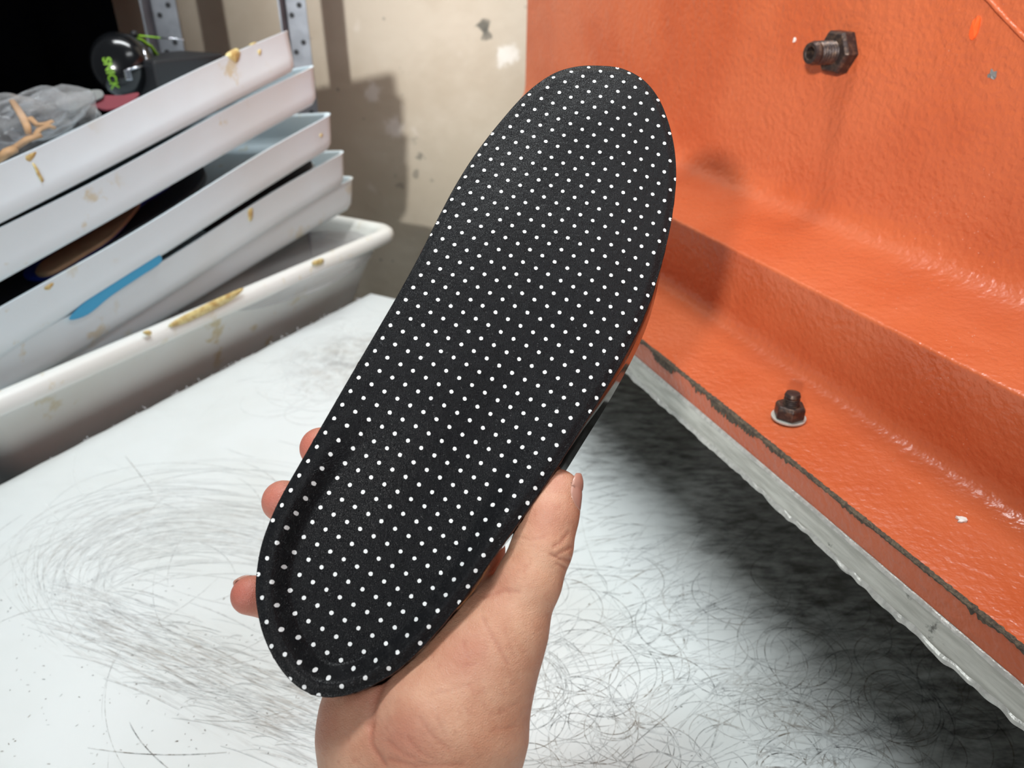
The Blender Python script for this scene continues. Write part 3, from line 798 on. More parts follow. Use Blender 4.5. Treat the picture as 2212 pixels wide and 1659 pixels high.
# crumpled clear bag with tan scraps
def crumple(name, c, ax, by, az, rx, ry, rz, mat, seed, amp=0.28, parent=None, n1=56, n2=30):
    r = np.random.default_rng(seed); ks = r.normal(0, 1, (14, 3)) * np.linspace(.8, 3.4, 14)[:, None]; am = np.linspace(1.6, .35, 14); phs = r.uniform(0, 6.28, 14); V = []
    for i in range(n1):
        th = 2 * math.pi * i / n1
        for j in range(n2):
            ph = math.pi * (j + .02) / (n2 - 1 + .04)
            d = np.array([math.sin(ph) * math.cos(th), math.sin(ph) * math.sin(th), math.cos(ph)])
            q = 1 + amp * np.sum(am * (np.abs(np.sin(ks @ d + phs)) - .6)) / 5
            V.append(np.asarray(c) + ax * d[0] * rx * q + by * d[1] * ry * q + az * d[2] * rz * q)
    return mesh(name, V, grid_faces(n1, n2, close_n=True), mat, parent, smooth=True, angle=30)
t0, oo, X0, Y0, Z0, _ = TF[0]
bc = at_depth(66, 294, 0.73)
bag = thing('plastic_bag', 'crumpled clear plastic bag of tan scraps in the top tray', 'bag', bc - Z0 * .05)
crumple('film', bc, X0, Y0, Z0, 0.066, 0.050, 0.034, MAT['clear'], 3, 0.5, bag)
crumple('film_fold', at_depth(100, 250, 0.80), X0, Y0, Z0, 0.042, 0.04, 0.020, MAT['clear'], 9, 0.42, bag)
crumple('film_fold', at_depth(40, 258, 0.76), X0, Y0, Z0, 0.05, 0.03, 0.02, MAT['clear'], 14, 0.42, bag)
def scrap(path, w, th, label=None):
    P = [at_depth(*p) for p in path]
    V, F = tube(P, [w * (.55 + .45 * math.sin(math.pi * (i + .7) / (len(P) + .4))) for i in range(len(P))], 8, th)
    mesh('leather_scrap', V, F, MAT['tan'], bag, smooth=True)
scrap([(25, 216, .73), (36, 232, .73), (50, 255, .725), (58, 272, .72), (62, 290, .72)], .0036, .45)
scrap([(46, 262, .735), (66, 256, .735), (80, 270, .735), (100, 268, .74), (112, 262, .745)], .0045, .5)
scrap([(10, 330, .70), (34, 318, .70), (60, 300, .705), (90, 292, .71)], .007, .4)
scrap([(70, 300, .72), (85, 280, .725), (104, 272, .73), (118, 276, .735)], .004, .5)
scrap([(-5, 345, .69), (14, 330, .69), (30, 322, .695)], .008, .5)
p0, n = at_depth(228, 216, 0.83), unit((0.2, -0.55, 0.8))
slab('red_card', [(185, 218), (215, 206), (262, 206), (300, 200), (280, 222), (235, 236), (205, 230)], p0, n, 0.002, MAT['red'], 'dark red card below the ear defenders', 'card')
slab('grey_card', [(120, 222), (150, 205), (212, 193), (222, 208), (190, 222), (150, 240)], p0 + n * .004, n, 0.002, MAT['grey'], 'grey card corner beside the plastic bag', 'card')

# ------------------------------------------------------------------ ear defenders
def build_earmuff():
    t_ = 0.90
    px = t_ / F_PX
    c = at_depth(262, 140, t_)
    vdir = unit(CAM - c); X = unit(np.cross(ZU, vdir)); X = X if X[0] > 0 else -X; Y = unit(np.cross(vdir, X)); Y = Y if Y[2] > 0 else -Y
    e = thing('ear_defenders', 'glossy black ear defenders with a lime green headband', 'ear defenders', c - Y * .037)
    R = 0.035
    ax = unit(vdir * .9 - X * .25 + Y * .2)
    prof = [(0.0004, R * .78)] + [(R * 1.02 * math.sin(a) ** .8, R * .78 * math.cos(a) ** .9 if a < 1.56 else 0) for a in np.linspace(.12, 1.56, 12)] + [(R * 1.05, -.004), (R * 1.0, -.010), (R * .9, -.014), (.001, -.014)]
    V, F = lathe(prof, c, ax, 36, ref=Y, squash=.93)
    mesh('ear_cup', V, F, MAT['blackp'], e, smooth=True, angle=50)
    V, F = lathe([(R * .5, -.014), (R * .98, -.014), (R * 1.04, -.020), (R * 1.0, -.028), (R * .6, -.030)], c, ax, 32, ref=Y, squash=.93)
    mesh('ear_cushion', V, F, MAT['darkp'], e, smooth=True)
    def q(x, y, back=0.0): return at_depth(x, y, t_ + back)
    mesh('headband', *tube([q(226, 98, .0), q(238, 87, .0), (q(256, 80, .005)), q(280, 79, .01), q(304, 86, .02), q(326, 101, .03), q(340, 122, .04), q(347, 142, .05)], [.0032] * 8, 10, .6), MAT['green'], e)
    mesh('headband', *tube([q(318, 118, .03), q(330, 128, .035), q(337, 142, .04)], [.0028] * 3, 8, .6), MAT['green'], e)
    mesh('headband_pad', *tube([q(252, 92, -.012), q(266, 92, -.014), q(282, 97, -.012), q(290, 100, -.008)], [.003, .0042, .0042, .003], 10, .7), MAT['green'], e)
    mesh('wire_fork', *tube([q(306, 104, -.004), q(310, 108, -.006), q(316, 128, -.006), q(319, 141, -.004)], .0018, 8), MAT['chrome'], e)
    mesh('wire_fork', *tube([q(319, 141, -.004), q(300, 145, -.016), q(276, 150, -.024)], .0013, 8), MAT['chrome'], e)
    V, F = box(q(277, 162, -.024), X, Y, vdir, .0034, .0055, .002); bevel(mesh('clip', V, F, MAT['chrome'], e, smooth=False), .0008)
    mesh('arm', *tube([q(288, 76, .01), q(312, 78, .012), q(346, 82, .014)], [.0022, .0016, .0014], 8, .6), MAT['green'], e)
    mesh('arm_rod', *tube([q(344, 82, .014), q(370, 83, .016), q(397, 86, .018)], .0009, 8), MAT['chrome'], e)
    V, F = lathe([(.0001, .004), (.0038, .003), (.0042, 0), (.0038, -.004), (.0001, -.004)], q(290, 74, .008), vdir, 16)
    mesh('hinge_knob', V, F, MAT['darkp'], e)
    # green lettering running down the cup
    cu = bpy.data.curves.new('lettering', 'FONT'); cu.body = 'SNICK'; cu.size = 0.0115; cu.extrude = 0.0006; cu.align_x = 'CENTER'; cu.align_y = 'CENTER'
    cu.space_character = 1.0
    cu.offset = 0.0003
    tmp = bpy.data.objects.new('lettering_tmp', cu); COL.objects.link(tmp)
    dg = bpy.context.evaluated_depsgraph_get(); me = bpy.data.meshes.new_from_object(tmp.evaluated_get(dg)); bpy.data.objects.remove(tmp)
    co = np.array([v.co[:] for v in me.vertices]); wdt = co[:, 0].max() - co[:, 0].min(); co[:, 0] *= 64 * px / wdt; hgt = co[:, 1].max() - co[:, 1].min(); co[:, 1] *= 17 * px / hgt
    ctr = q(239, 158, 0.0)
    dn = unit(-Y + X * .06); rt = unit(np.cross(dn, vdir)); 
    if np.dot(rt, X) < 0: rt = -rt
    # reading downwards: x runs down the cup, letters' tops face right
    for v, k in zip(me.vertices, co):
        p = ctr + dn * k[0] + rt * k[1]
        # press the letters on to the cup: walk along the view line to the shell
        def g(q):
            r2 = q - c; hh = np.dot(r2, ax); rad = np.linalg.norm(r2 - hh * ax); return (rad / (R * 1.02)) ** 2.5 + (max(hh, 0) / (R * .78)) ** 2.22 - 1
        a_, b_ = .06, -.005
        if g(p + vdir * b_) < 0:
            for _ in range(30):
                m_ = (a_ + b_) / 2
                if g(p + vdir * m_) > 0: a_ = m_
                else: b_ = m_
        else: a_ = 0.0
        v.co = Vector(p + vdir * (a_ + .0006 + k[2]))
    me.materials.clear(); me.materials.append(MAT['green']); o = bpy.data.objects.new('lettering', me); link(o, e)
    # dark case the ear defenders lean on
    V, F = box(at_depth(374, 172, 0.95), E, M, ZU, .052, .038, .028)
    bevel(tag(mesh('tool_case', V, F, MAT['darkp'], smooth=False), 'flat dark case behind the top tray, right of the ear defenders', 'case'), .004, 3)
build_earmuff()

# ------------------------------------------------------------------ shelf posts and the dark panel behind
def build_shelf():
    zb = -0.85
    t = thing('shelf_unit', 'grey perforated steel shelf posts standing before the beige wall', 'shelf', (-0.4, 1.14, zb))
    def post(x, y, w, a):
        X = np.array([math.cos(a), math.sin(a), 0]); Y = np.array([-X[1], X[0], 0]); p = np.array([x, y, 0.0])
        th = .0025
        pr = [p - X * w, p + X * w, p + X * w - Y * th, p - X * (w - th) - Y * th, p - X * (w - th) - Y * w * 1.3, p - X * w - Y * w * 1.3]
        V = [np.array([q[0], q[1], zb]) for q in pr] + [np.array([q[0], q[1], 1.3]) for q in pr]
        F = [(i, (i + 1) % 6, (i + 1) % 6 + 6, i + 6) for i in range(6)] + [(0, 1, 2, 3, 4, 5), (11, 10, 9, 8, 7, 6)]
        b = mesh('post', V, F, MAT['steel'], t, smooth=False)
        for k in range(12):
            z = .12 + k * .045
            for dx in (-.25, .45):
                V, F = lathe([(.0001, .0), (.0034, .0), (.0034, .0006), (.0001, .0006)], p + X * w * dx - Y * th + ZU * (z + (.012 if dx > 0 else 0)), -Y, 12)
                mesh('bolt_hole', V, F, MAT['hole'], b, smooth=False)
    q1 = on_plane(358, 50, (0, 1.13, 0), (0, 1, 0)); q2 = on_plane(640, 50, (0, 1.13, 0), (0, 1, 0))
    post(q1[0], 1.13, .019, 0.0); post(q2[0], 1.13, .016, 0.0)
    V, F = box(((q1[0] + q2[0]) / 2 - .1, 1.13, 0.62), (1, 0, 0), (0, 1, 0), ZU, .30, .10, .012)
    bevel(mesh('shelf_board', V, F, MAT['steel'], t, smooth=False), .002)
    # black hanging cloth, upper left
    pr = on_plane(252, 20, (0, 1.10, 0), (0, 1, 0)); n = 60; V = []
    for i in range(n):
        x = pr[0] - 0.75 * i / (n - 1)
        for j in range(12): V.append((x + .004 * math.sin(j * .9), 1.10 + .008 * math.sin(i * .9) + .004 * math.sin(i * 2.3), -0.3 + 1.5 * j / 11))
    o = mesh('hanging_cloth', V, grid_faces(n, 12), MAT['black'])
    m = o.modifiers.new('thick', 'SOLIDIFY'); m.thickness = .004
    tag(o, 'black cloth hanging in the dark upper left corner behind the ear defenders', 'cloth')
build_shelf()

# clear film in the deep bin
t, o, X, Y, Z, R = BIN
c = on_plane(600, 560, o + Z * -0.012, Z)
fb = thing('plastic_bag', 'clear plastic film lying inside the deep bin', 'bag', c - Z * .05)
crumple('film', c - Z * .012, X, Y, Z, .17, .075, .018, MAT['clear'], 21, .3, fb)

# ------------------------------------------------------------------ the held insole: a frame of its own
H3 = at_depth(640, 1500, 0.262); T3 = at_depth(1290, 155, 0.345)
UA = unit(T3 - H3)
mid = (H3 + T3) / 2
nn = unit((CAM - mid) - UA * np.dot(CAM - mid, UA))
VA = np.cross(UA, nn)
if VA[0] < 0: VA = -VA
TILT = math.radians(9)
nn = unit(nn * math.cos(TILT) - VA * math.sin(TILT)); VA = unit(np.cross(UA, nn)); VA = VA if VA[0] > 0 else -VA
WA = nn
def ins(u, v, w): return H3 + UA * u + VA * v + WA * w
def to_ins(p): q = np.asarray(p) - H3; return np.stack([q @ UA, q @ VA, q @ WA], -1)
def px_ins(x, y, w=0.0): return to_ins(on_plane(x, y, H3 + WA * w, WA))
OUT_PX = [(1290, 151), (1340, 157), (1385, 180), (1418, 218), (1441, 268), (1456, 325), (1461, 385), (1456, 445), (1447, 500), (1430, 570), (1409, 640), (1380, 710), (1345, 778),
          (1300, 855), (1256, 925), (1212, 995), (1166, 1062), (1120, 1128), (1072, 1195), (1020, 1268), (968, 1335), (918, 1392), (868, 1440), (815, 1475), (765, 1497), (715, 1507), (670, 1500),
          (630, 1475), (594, 1430), (566, 1370), (552, 1305), (551, 1250), (562, 1180), (585, 1115), (612, 1060), (655, 985), (700, 907), (755, 812), (810, 718), (860, 632), (905, 550),
          (945, 470), (985, 395), (1030, 325), (1080, 262), (1135, 205), (1190, 168), (1240, 153)]
def catmull(P, k):
    P = np.asarray(P, float); n = len(P); o = []
    for i in range(n):
        a, b, c, d = P[i - 1], P[i], P[(i + 1) % n], P[(i + 2) % n]
        for u in np.arange(k) / k: o.append(.5 * (2 * b + (c - a) * u + (2 * a - 5 * b + 4 * c - d) * u * u + (3 * b - a - 3 * c + d) * u ** 3))
    return np.array(o)
OUT = catmull([px_ins(x, y)[:2] for x, y in OUT_PX], 6)      # (u, v) in metres
LEN = OUT[:, 0].max()
def seg_dist(P):
    P = np.atleast_2d(P); A = OUT; B = np.roll(OUT, -1, 0); best = np.full(len(P), 1e9)
    for a, b in zip(A, B):
        ab = b - a; t = np.clip(((P - a) @ ab) / (ab @ ab + 1e-12), 0, 1)
        d = np.linalg.norm(P - (a + t[:, None] * ab), axis=1); best = np.minimum(best, d)
    return best
def inside(P):
    P = np.atleast_2d(P); c = np.zeros(len(P), bool); A = OUT; B = np.roll(OUT, -1, 0)
    for (x1, y1), (x2, y2) in zip(A, B):
        k = (y1 > P[:, 1]) != (y2 > P[:, 1])
        with np.errstate(divide='ignore', invalid='ignore'): xx = (x2 - x1) * (P[:, 1] - y1) / (y2 - y1 + 1e-15) + x1
        c ^= k & (P[:, 0] < xx)
    return c
def top_h(P):
    P = np.atleast_2d(P); de = seg_dist(P); u = P[:, 0] / LEN
    # mid line of the outline by u
    right = sstep(-0.012, 0.016, P[:, 1] - np.interp(P[:, 0], MIDU, MIDV))
    dep = 0.0085 * (1 - sstep(0.12, 0.46, u)) * (1 - right) + (0.0095 * (1 - sstep(0.16, 0.66, u))) * right
    e0 = 0.0048 - .001 * right; e1 = 0.0068 + 0.024 * sstep(0.18, 0.55, u)
    h = -dep * sstep(0, 1, (de - e0) / e1)
    h += 0.0022 * sstep(0.45, 0.7, u) * sstep(0, 0.03, de) - 0.0012 * (1 - sstep(0, .004, de))
    h += 0.004 * sstep(0.72, 1.0, u) ** 2
    return h
us = np.linspace(0.004, LEN - .004, 40); mv = []
for u in us:
    k = np.abs(OUT[:, 0] - u) < .004; mv.append((OUT[k, 1].min() + OUT[k, 1].max()) / 2)
MIDU, MIDV = us, np.convolve(np.pad(mv, 3, mode='edge'), np.ones(7) / 7, 'valid')
BASE_T = 0.013
def build_insole():
    t = thing('held_insole', 'black leather insole with white polka dots and a moulded heel cup, held in the hand', 'insole', ins(0.08, 0, -0.015))
    N = len(OUT)
    spine = np.stack([np.clip(OUT[:, 0], .036, LEN - .042), np.zeros(N)], 1); spine[:, 1] = np.interp(spine[:, 0], MIDU, MIDV)
    rr = np.concatenate([1 - np.linspace(0, 1, 64)[:-1] ** 1.2, [0.0]])
    V = []; 
    hed = top_h(OUT)
    for r in rr:
        P = spine + (OUT - spine) * r; h = top_h(P) if r < 1 else hed
        V.append(np.concatenate([P, h[:, None]], 1))
    rings = [np.concatenate([OUT, (hed - .0011)[:, None]], 1)] + V
    A = np.concatenate(rings); Vw = ins_arr(A)
    F = grid_faces(len(rings), N, close_m=True)
    o = mesh('top_cover', Vw, F, MAT['leather'], t, smooth=True)
    # outward normals of the outline
    tg = np.roll(OUT, -1, 0) - np.roll(OUT, 1, 0); nr = np.stack([tg[:, 1], -tg[:, 0]], 1); nr /= np.linalg.norm(nr, axis=1, keepdims=True)
    if np.mean(np.sum(nr * (OUT - OUT.mean(0)), 1)) < 0: nr = -nr
    def ring(off, h): return ins_arr(np.concatenate([OUT + nr * np.asarray(off)[:, None], np.asarray(h)[:, None]], 1))
    z = np.zeros(N)
    jit = rng.normal(0, .00012, N)
    R = [ring(z - .0004, hed - .0010), ring(z + .0002 + jit, hed - .0012), ring(z + .0003 + jit, hed - .0026), ring(z - .0006, hed - .0028)]
    mesh('edge_layer', np.concatenate(R), grid_faces(4, N, close_m=True), MAT['raw'], t, smooth=True)
    # glossy base: flares along the right flank below the arch
    u = OUT[:, 0] / LEN; right = nr[:, 1] > .3
    fl = np.where(nr[:, 1] > 0, nr[:, 1], 0) * (sstep(.22, .40, u) * (1 - sstep(.62, .86, u))) * .0036
    low = hed - .0027 - BASE_T * (1 - .62 * sstep(.55, 1.0, u)) - .003 * (fl / .0036)
    R = [ring(z - .0003, hed - .0026), ring(z + .0001 + fl * .15, hed - .0040), ring(fl * .5, (hed + low) / 2), ring(fl, low + .001), ring(fl - .0012, low)]
    A = np.concatenate(R); F = grid_faces(5, N, close_m=True)
    k = len(A); A = np.concatenate([A, ins_arr(np.concatenate([spine + (OUT - spine) * .5, low[:, None]], 1)), ins_arr(np.concatenate([spine, low[:, None]], 1))])
    F += [(4 * N + i, 4 * N + (i + 1) % N, k + (i + 1) % N, k + i) for i in range(N)] + [(k + i, k + (i + 1) % N, k + N + (i + 1) % N, k + N + i) for i in range(N)]
    mesh('base_shell', A, F, MAT['gloss'], t, smooth=True, angle=60)
    # worn, chipped place on the right flank of the heel
    i0 = np.argmin(np.linalg.norm(OUT - px_ins(1022, 1262)[:2], axis=1))
    idx = [(i0 + k) % N for k in range(-4, 5)]; V = []
    for k, i in enumerate(idx):
        w = math.sin(math.pi * k / 8); o1 = OUT[i] + nr[i] * (.0005 + .0006 * w); 
        for h, e in ((hed[i] - .0006 - .0002 * random.random(), -.0003), (hed[i] - .0016, .0002), (hed[i] - .0016 - .0034 * w * (.7 + .5 * random.random()), .0001)):
            q = o1 + nr[i] * e; V.append(ins(q[0], q[1], h))
    mesh('chipped_patch', V, grid_faces(9, 3), MAT['chip'], t, smooth=False)
    # dots
    a = px_ins(1279.3, 420.9)[:2]; b = px_ins(1305.3, 433.4)[:2]; c = px_ins(1266.0, 445.2)[:2]
    pitch = (np.linalg.norm(b - a) + np.linalg.norm(c - a)) / 2
    v1 = np.array([LAT[0], LAT[1]]); v2 = np.array([LAT[2], LAT[3]])
    cs = []
    for i in range(-70, 70):
        for j in range(-70, 70): cs.append(a + v1 * i + v2 * j)
    cs = np.array(cs); bb = (cs[:, 0] > -.005) & (cs[:, 0] < LEN + .005) & (np.abs(cs[:, 1]) < .09); cs = cs[bb]
    cs = cs[inside(cs)]; de = seg_dist(cs); cs = cs[de > .0002]
    V, F = [], []; K = 12; rad = .00078
    allp = []
    for c in cs:
        j = rng.normal(0, .00005, 2); allp.append(c)
        for k in range(K): allp.append(c + j + (rad * (1 + rng.normal(0, .05))) * np.array([math.cos(2 * math.pi * k / K), math.sin(2 * math.pi * k / K)]))
    allp = np.array(allp); ok = inside(allp); h = top_h(allp) + .00016
    # pull stray rim points back inside
    own = np.repeat(cs, K + 1, 0); allp = np.where(ok[:, None], allp, own + (allp - own) * .25); h = top_h(allp) + .00016
    A = np.concatenate([allp, h[:, None]], 1)
    for q in range(len(cs)):
        o = q * (K + 1)
        for k in range(K): F.append((o, o + 1 + k, o + 1 + (k + 1) % K))
    W3 = ins_arr(A); dist = np.linalg.norm(W3[::K + 1] - CAM, axis=1); near = np.argsort(dist)[:300]
    fan = [(0, 1 + k, 1 + (k + 1) % K) for k in range(K)]
    for q in near: mesh('polka_dot', W3[q * (K + 1):(q + 1) * (K + 1)], fan, MAT['dot'], t, smooth=False)
    far = np.setdiff1d(np.arange(len(cs)), near); V, F = [], []
    for n_, q in enumerate(far):
        V += list(W3[q * (K + 1):(q + 1) * (K + 1)]); F += [tuple(i + n_ * (K + 1) for i in f) for f in fan]
    o = mesh('polka_dot_field', V, F, MAT['dot'], t, smooth=False); o['kind'] = 'stuff'
    return len(cs)
def ins_arr(A): return H3[None] + A[:, :1] * UA[None] + A[:, 1:2] * VA[None] + A[:, 2:3] * WA[None]
# lattice from dots far apart
def fit_lattice():
    a = px_ins(1279.3, 420.9)[:2]; b = px_ins(1305.3, 433.4)[:2]; c = px_ins(1266.0, 445.2)[:2]
    return (*(b - a), *(c - a))
LAT = fit_lattice()
NDOT = build_insole()
print('dots', NDOT, 'lattice', LAT, 'len', LEN, 'width', OUT[:, 1].max() - OUT[:, 1].min())

# ------------------------------------------------------------------ the hand (one continuous skin, distance field -> surface net)
def surface_net(Fv, org, h):
    S = Fv < 0; nx, ny, nz = Fv.shape
    c = [S[i:nx - 1 + i, j:ny - 1 + j, k:nz - 1 + k] for i in (0, 1) for j in (0, 1) for k in (0, 1)]
    cnt = sum(x.astype(np.int8) for x in c); mix = (cnt > 0) & (cnt < 8)
    ii, jj, kk = np.nonzero(mix); idx = -np.ones(mix.shape, np.int64); idx[mix] = np.arange(len(ii))
    acc = np.zeros((len(ii), 3)); w = np.zeros(len(ii))
    corners = [(i, j, k) for i in (0, 1) for j in (0, 1) for k in (0, 1)]
    val = {q: Fv[ii + q[0], jj + q[1], kk + q[2]] for q in corners}
    for p in corners:
        for ax in range(3):
            if p[ax]: continue
            q = list(p); q[ax] = 1; q = tuple(q); a, b = val[p], val[q]; m = (a < 0) != (b < 0)
            t = np.where(m, a / (a - b + 1e-18), 0); pt = np.tile(np.array(p, float), (len(ii), 1)); pt[:, ax] = t
            acc += np.where(m[:, None], pt, 0); w += m
    V = np.asarray(org) + (np.stack([ii, jj, kk], 1) + acc / w[:, None]) * h
    Q = []
    for ax in range(3):
        sl0 = [slice(None)] * 3; sl1 = [slice(None)] * 3; sl0[ax] = slice(0, -1); sl1[ax] = slice(1, None)
        ed = S[tuple(sl0)] != S[tuple(sl1)]; flip = S[tuple(sl0)]
        I = np.stack(np.nonzero(ed), 1); o1, o2 = [a for a in range(3) if a != ax]
        I = I[(I[:, o1] > 0) & (I[:, o2] > 0) & (I[:, o1] < Fv.shape[o1] - 1) & (I[:, o2] < Fv.shape[o2] - 1)]
        def g(a, b): J = I.copy(); J[:, o1] -= a; J[:, o2] -= b; return idx[J[:, 0], J[:, 1], J[:, 2]]
        q = np.stack([g(0, 0), g(1, 0), g(1, 1), g(0, 1)], 1); Q.append(q)
    Q = np.concatenate(Q); return V, Q[(Q >= 0).all(1)]

def hp(x, y, w): return px_ins(x, y, w)       # a joint: where it shows in the photo, and how far in front of (+) or behind (-) the insole's rim plane
FINGERS = {   # name: [(x, y, w_mm, r_mm), ...] root to tip
    'thumb':  [(1040, 1440, -19, 17.0), (1100, 1345, -16, 14.0), (1142, 1255, -13, 11.8), (1171, 1182, -11.5, 11.0), (1187, 1112, -11, 10.6), (1203, 1066, -11, 9.6)],
    'index':  [(1020, 1190, -34, 10.5), (960, 1060, -31, 9.8), (880, 950, -28, 9.0), (850, 880, -27, 8.0)],
    'middle': [(965, 1220, -36, 10.8), (850, 1110, -33, 10.0), (750, 1010, -29, 9.4), (693, 968, -22, 8.4)],
    'ring':   [(900, 1280, -37, 10.4), (780, 1190, -33, 9.8), (670, 1105, -28, 9.0), (612, 1083, -21, 8.3)],
    'pinky':  [(830, 1370, -36, 9.8), (720, 1330, -31, 9.0), (610, 1295, -26, 8.2), (541, 1286, -20, 7.3)],
}
PALM = [  # capsules (x, y, w, r) -> (x, y, w, r)
    ((1010, 1450, -20, 18), (960, 1545, -20, 23)),
    ((960, 1545, -20, 23), (950, 1640, -24, 24)),
    ((950, 1640, -24, 24), (975, 1780, -30, 21.5)),
    ((1060, 1420, -18, 15), (1020, 1560, -22, 20)),
    ((838, 1500, -34, 21), (822, 1590, -34, 21)),
    ((822, 1590, -34, 21), (838, 1780, -34, 19.5)),
    ((900, 1280, -40, 12), (850, 1520, -36, 18)),
    ((965, 1220, -40, 12), (900, 1520, -36, 18)),
    ((1020, 1190, -38, 12), (960, 1500, -34, 18)),
    ((830, 1370, -40, 12), (830, 1520, -36, 18)),
    ((1030, 1330, -30, 11), (1060, 1400, -24, 13)),
]
def build_hand():
    h = 0.0009
    pts = []
    for ch in FINGERS.values(): pts += [(hp(*q[:2], q[2] / 1000), q[3] / 1000) for q in ch]
    for a, b in PALM: pts += [(hp(*a[:2], a[2] / 1000), a[3] / 1000), (hp(*b[:2], b[2] / 1000), b[3] / 1000)]
    arm = []
    for k in (-1, 1):
        w0 = hp(907 + 66 * k, 1775, -.031); w1 = w0 + np.array([-.15, .012 - .006 * k, -.03]); arm.append((w0, .0205, w1, .029)); pts.append((w1, .029))
    lo = np.min([p - r for p, r in pts], 0) - .006; hi = np.max([p + r for p, r in pts], 0) + .006
    n = np.ceil((hi - lo) / h).astype(int) + 1
    ax = [lo[i] + h * np.arange(n[i]) for i in range(3)]
    BIG = .03
    def field(): return np.full(n, BIG, np.float32)
    def capsule(Fd, a, ra, b, rb, k):
        pad = max(ra, rb) + k + .008
        i0 = np.maximum(((np.minimum(a, b) - pad - lo) / h).astype(int), 0); i1 = np.minimum(((np.maximum(a, b) + pad - lo) / h).astype(int) + 2, n)
        X, Y, Z = np.meshgrid(*[ax[q][i0[q]:i1[q]].astype(np.float32) for q in range(3)], indexing='ij')
        ab = (b - a).astype(np.float32); L2 = float(ab @ ab) + 1e-12
        t = np.clip(((X - a[0]) * ab[0] + (Y - a[1]) * ab[1] + (Z - a[2]) * ab[2]) / L2, 0, 1)
        d = np.sqrt((X - a[0] - t * ab[0]) ** 2 + (Y - a[1] - t * ab[1]) ** 2 + (Z - a[2] - t * ab[2]) ** 2) - (ra + (rb - ra) * t)
        sl = tuple(slice(i0[q], i1[q]) for q in range(3)); Fd[sl] = smin(Fd[sl], d, k)
    def smin(a, b, k):
        g = np.maximum(k - np.abs(a - b), 0) / k; return np.minimum(a, b) - g * g * k * .25
    fingers = field()
    for nm, ch in FINGERS.items():
        f = field(); P = [(hp(*q[:2], q[2] / 1000), q[3] / 1000) for q in ch]
        for (a, ra), (b, rb) in zip(P, P[1:]): capsule(f, a, ra, b, rb, .004)
        # knuckle fullness
        fingers = smin(fingers, f, .0015)
    palm = field()
    for a_, ra_, b_, rb_ in arm: capsule(palm, a_, ra_, b_, rb_, .012)
    for a, b in PALM: capsule(palm, hp(*a[:2], a[2] / 1000), a[3] / 1000, hp(*b[:2], b[2] / 1000), b[3] / 1000, .012)
    Fd = smin(fingers, palm, .010)
    # keep clear of the insole: outline (grown by a hair) times its thickness
    uu, vv = np.meshgrid(ax[0], ax[1], indexing='ij'); P2 = np.stack([uu.ravel(), vv.ravel()], 1)
    cp = P2[::1]
    near = np.ones(len(cp), bool); sd = np.full(len(cp), .05); 
    dd = seg_dist(cp); sd = np.where(inside(cp), -dd, dd).reshape(uu.shape)
    w = ax[2][None, None, :]
    di = np.maximum(sd[:, :, None] - .0004, np.maximum(w - .002, -(w + BASE_T + .0045)))
    Fd = np.maximum(Fd, -di.astype(np.float32))
    V, Q = surface_net(Fd, lo, h)
    Vw = ins_arr(V)
    e = None
    # light smoothing
    nb = np.zeros((len(Vw), 3)); cn = np.zeros(len(Vw))
    ed = np.concatenate([Q[:, [0, 1]], Q[:, [1, 2]], Q[:, [2, 3]], Q[:, [3, 0]]])
    for it in range(3):
        nb[:] = 0; cn[:] = 0
        np.add.at(nb, ed[:, 0], Vw[ed[:, 1]]); np.add.at(nb, ed[:, 1], Vw[ed[:, 0]]); np.add.at(cn, ed[:, 0], 1); np.add.at(cn, ed[:, 1], 1)
        Vw = Vw * .45 + .55 * nb / np.maximum(cn, 1)[:, None]
    o = mesh('hand', Vw, Q, MAT['skin'], smooth=True)
    me = o.data
    nrm = np.empty(len(Vw) * 3); me.vertex_normals.foreach_get('vector', nrm); nrm = nrm.reshape(-1, 3)
    px = project(Vw); facing = np.einsum('ij,ij->i', nrm, (CAM - Vw)) > 0
    # skin folds
    CREASES = [ # polyline, half width px, depth mm
        ([(1228, 1150), (1212, 1172), (1196, 1180)], 4, .7), ([(1234, 1182), (1214, 1192), (1200, 1200)], 4, .8), ([(1232, 1210), (1208, 1206), (1190, 1196)], 4, .9), ([(1226, 1228), (1204, 1218)], 3, .6),
        ([(1112, 1158), (1145, 1166), (1175, 1160)], 4, .35), ([(1118, 1172), (1150, 1180)], 3, .25),
        ([(1042, 1332), (1058, 1365), (1078, 1398), (1094, 1430)], 4, .5), ([(1088, 1352), (1098, 1385), (1112, 1420)], 3, .3), ([(1000, 1385), (1012, 1420)], 3, .3), ([(1045, 1290), (1090, 1275), (1120, 1278)], 5, .5),
        ([(906, 1548), (930, 1585), (968, 1618)], 4, .45), ([(945, 1550), (962, 1590)], 3, .35), ([(880, 1592), (905, 1622), (940, 1645)], 4, .4), ([(838, 1600), (870, 1628), (920, 1650)], 4, .4),
        ([(800, 1570), (803, 1610), (830, 1650)], 6, .9), ([(840, 1640), (900, 1656), (1000, 1652)], 5, .5), ([(1000, 1440), (1030, 1432)], 3, .25), ([(930, 1500), (975, 1490), (1015, 1478)], 4, .25),
        ([(1105, 1480), (1120, 1470)], 3, .3), ([(1080, 1540), (1118, 1520)], 4, .25), ([(1060, 1580), (1110, 1570)], 4, .25), ([(868, 1400), (838, 1455), (822, 1480), (808, 1520), (800, 1570)], 9, 1.6),
    ]
    cr = np.zeros(len(Vw))
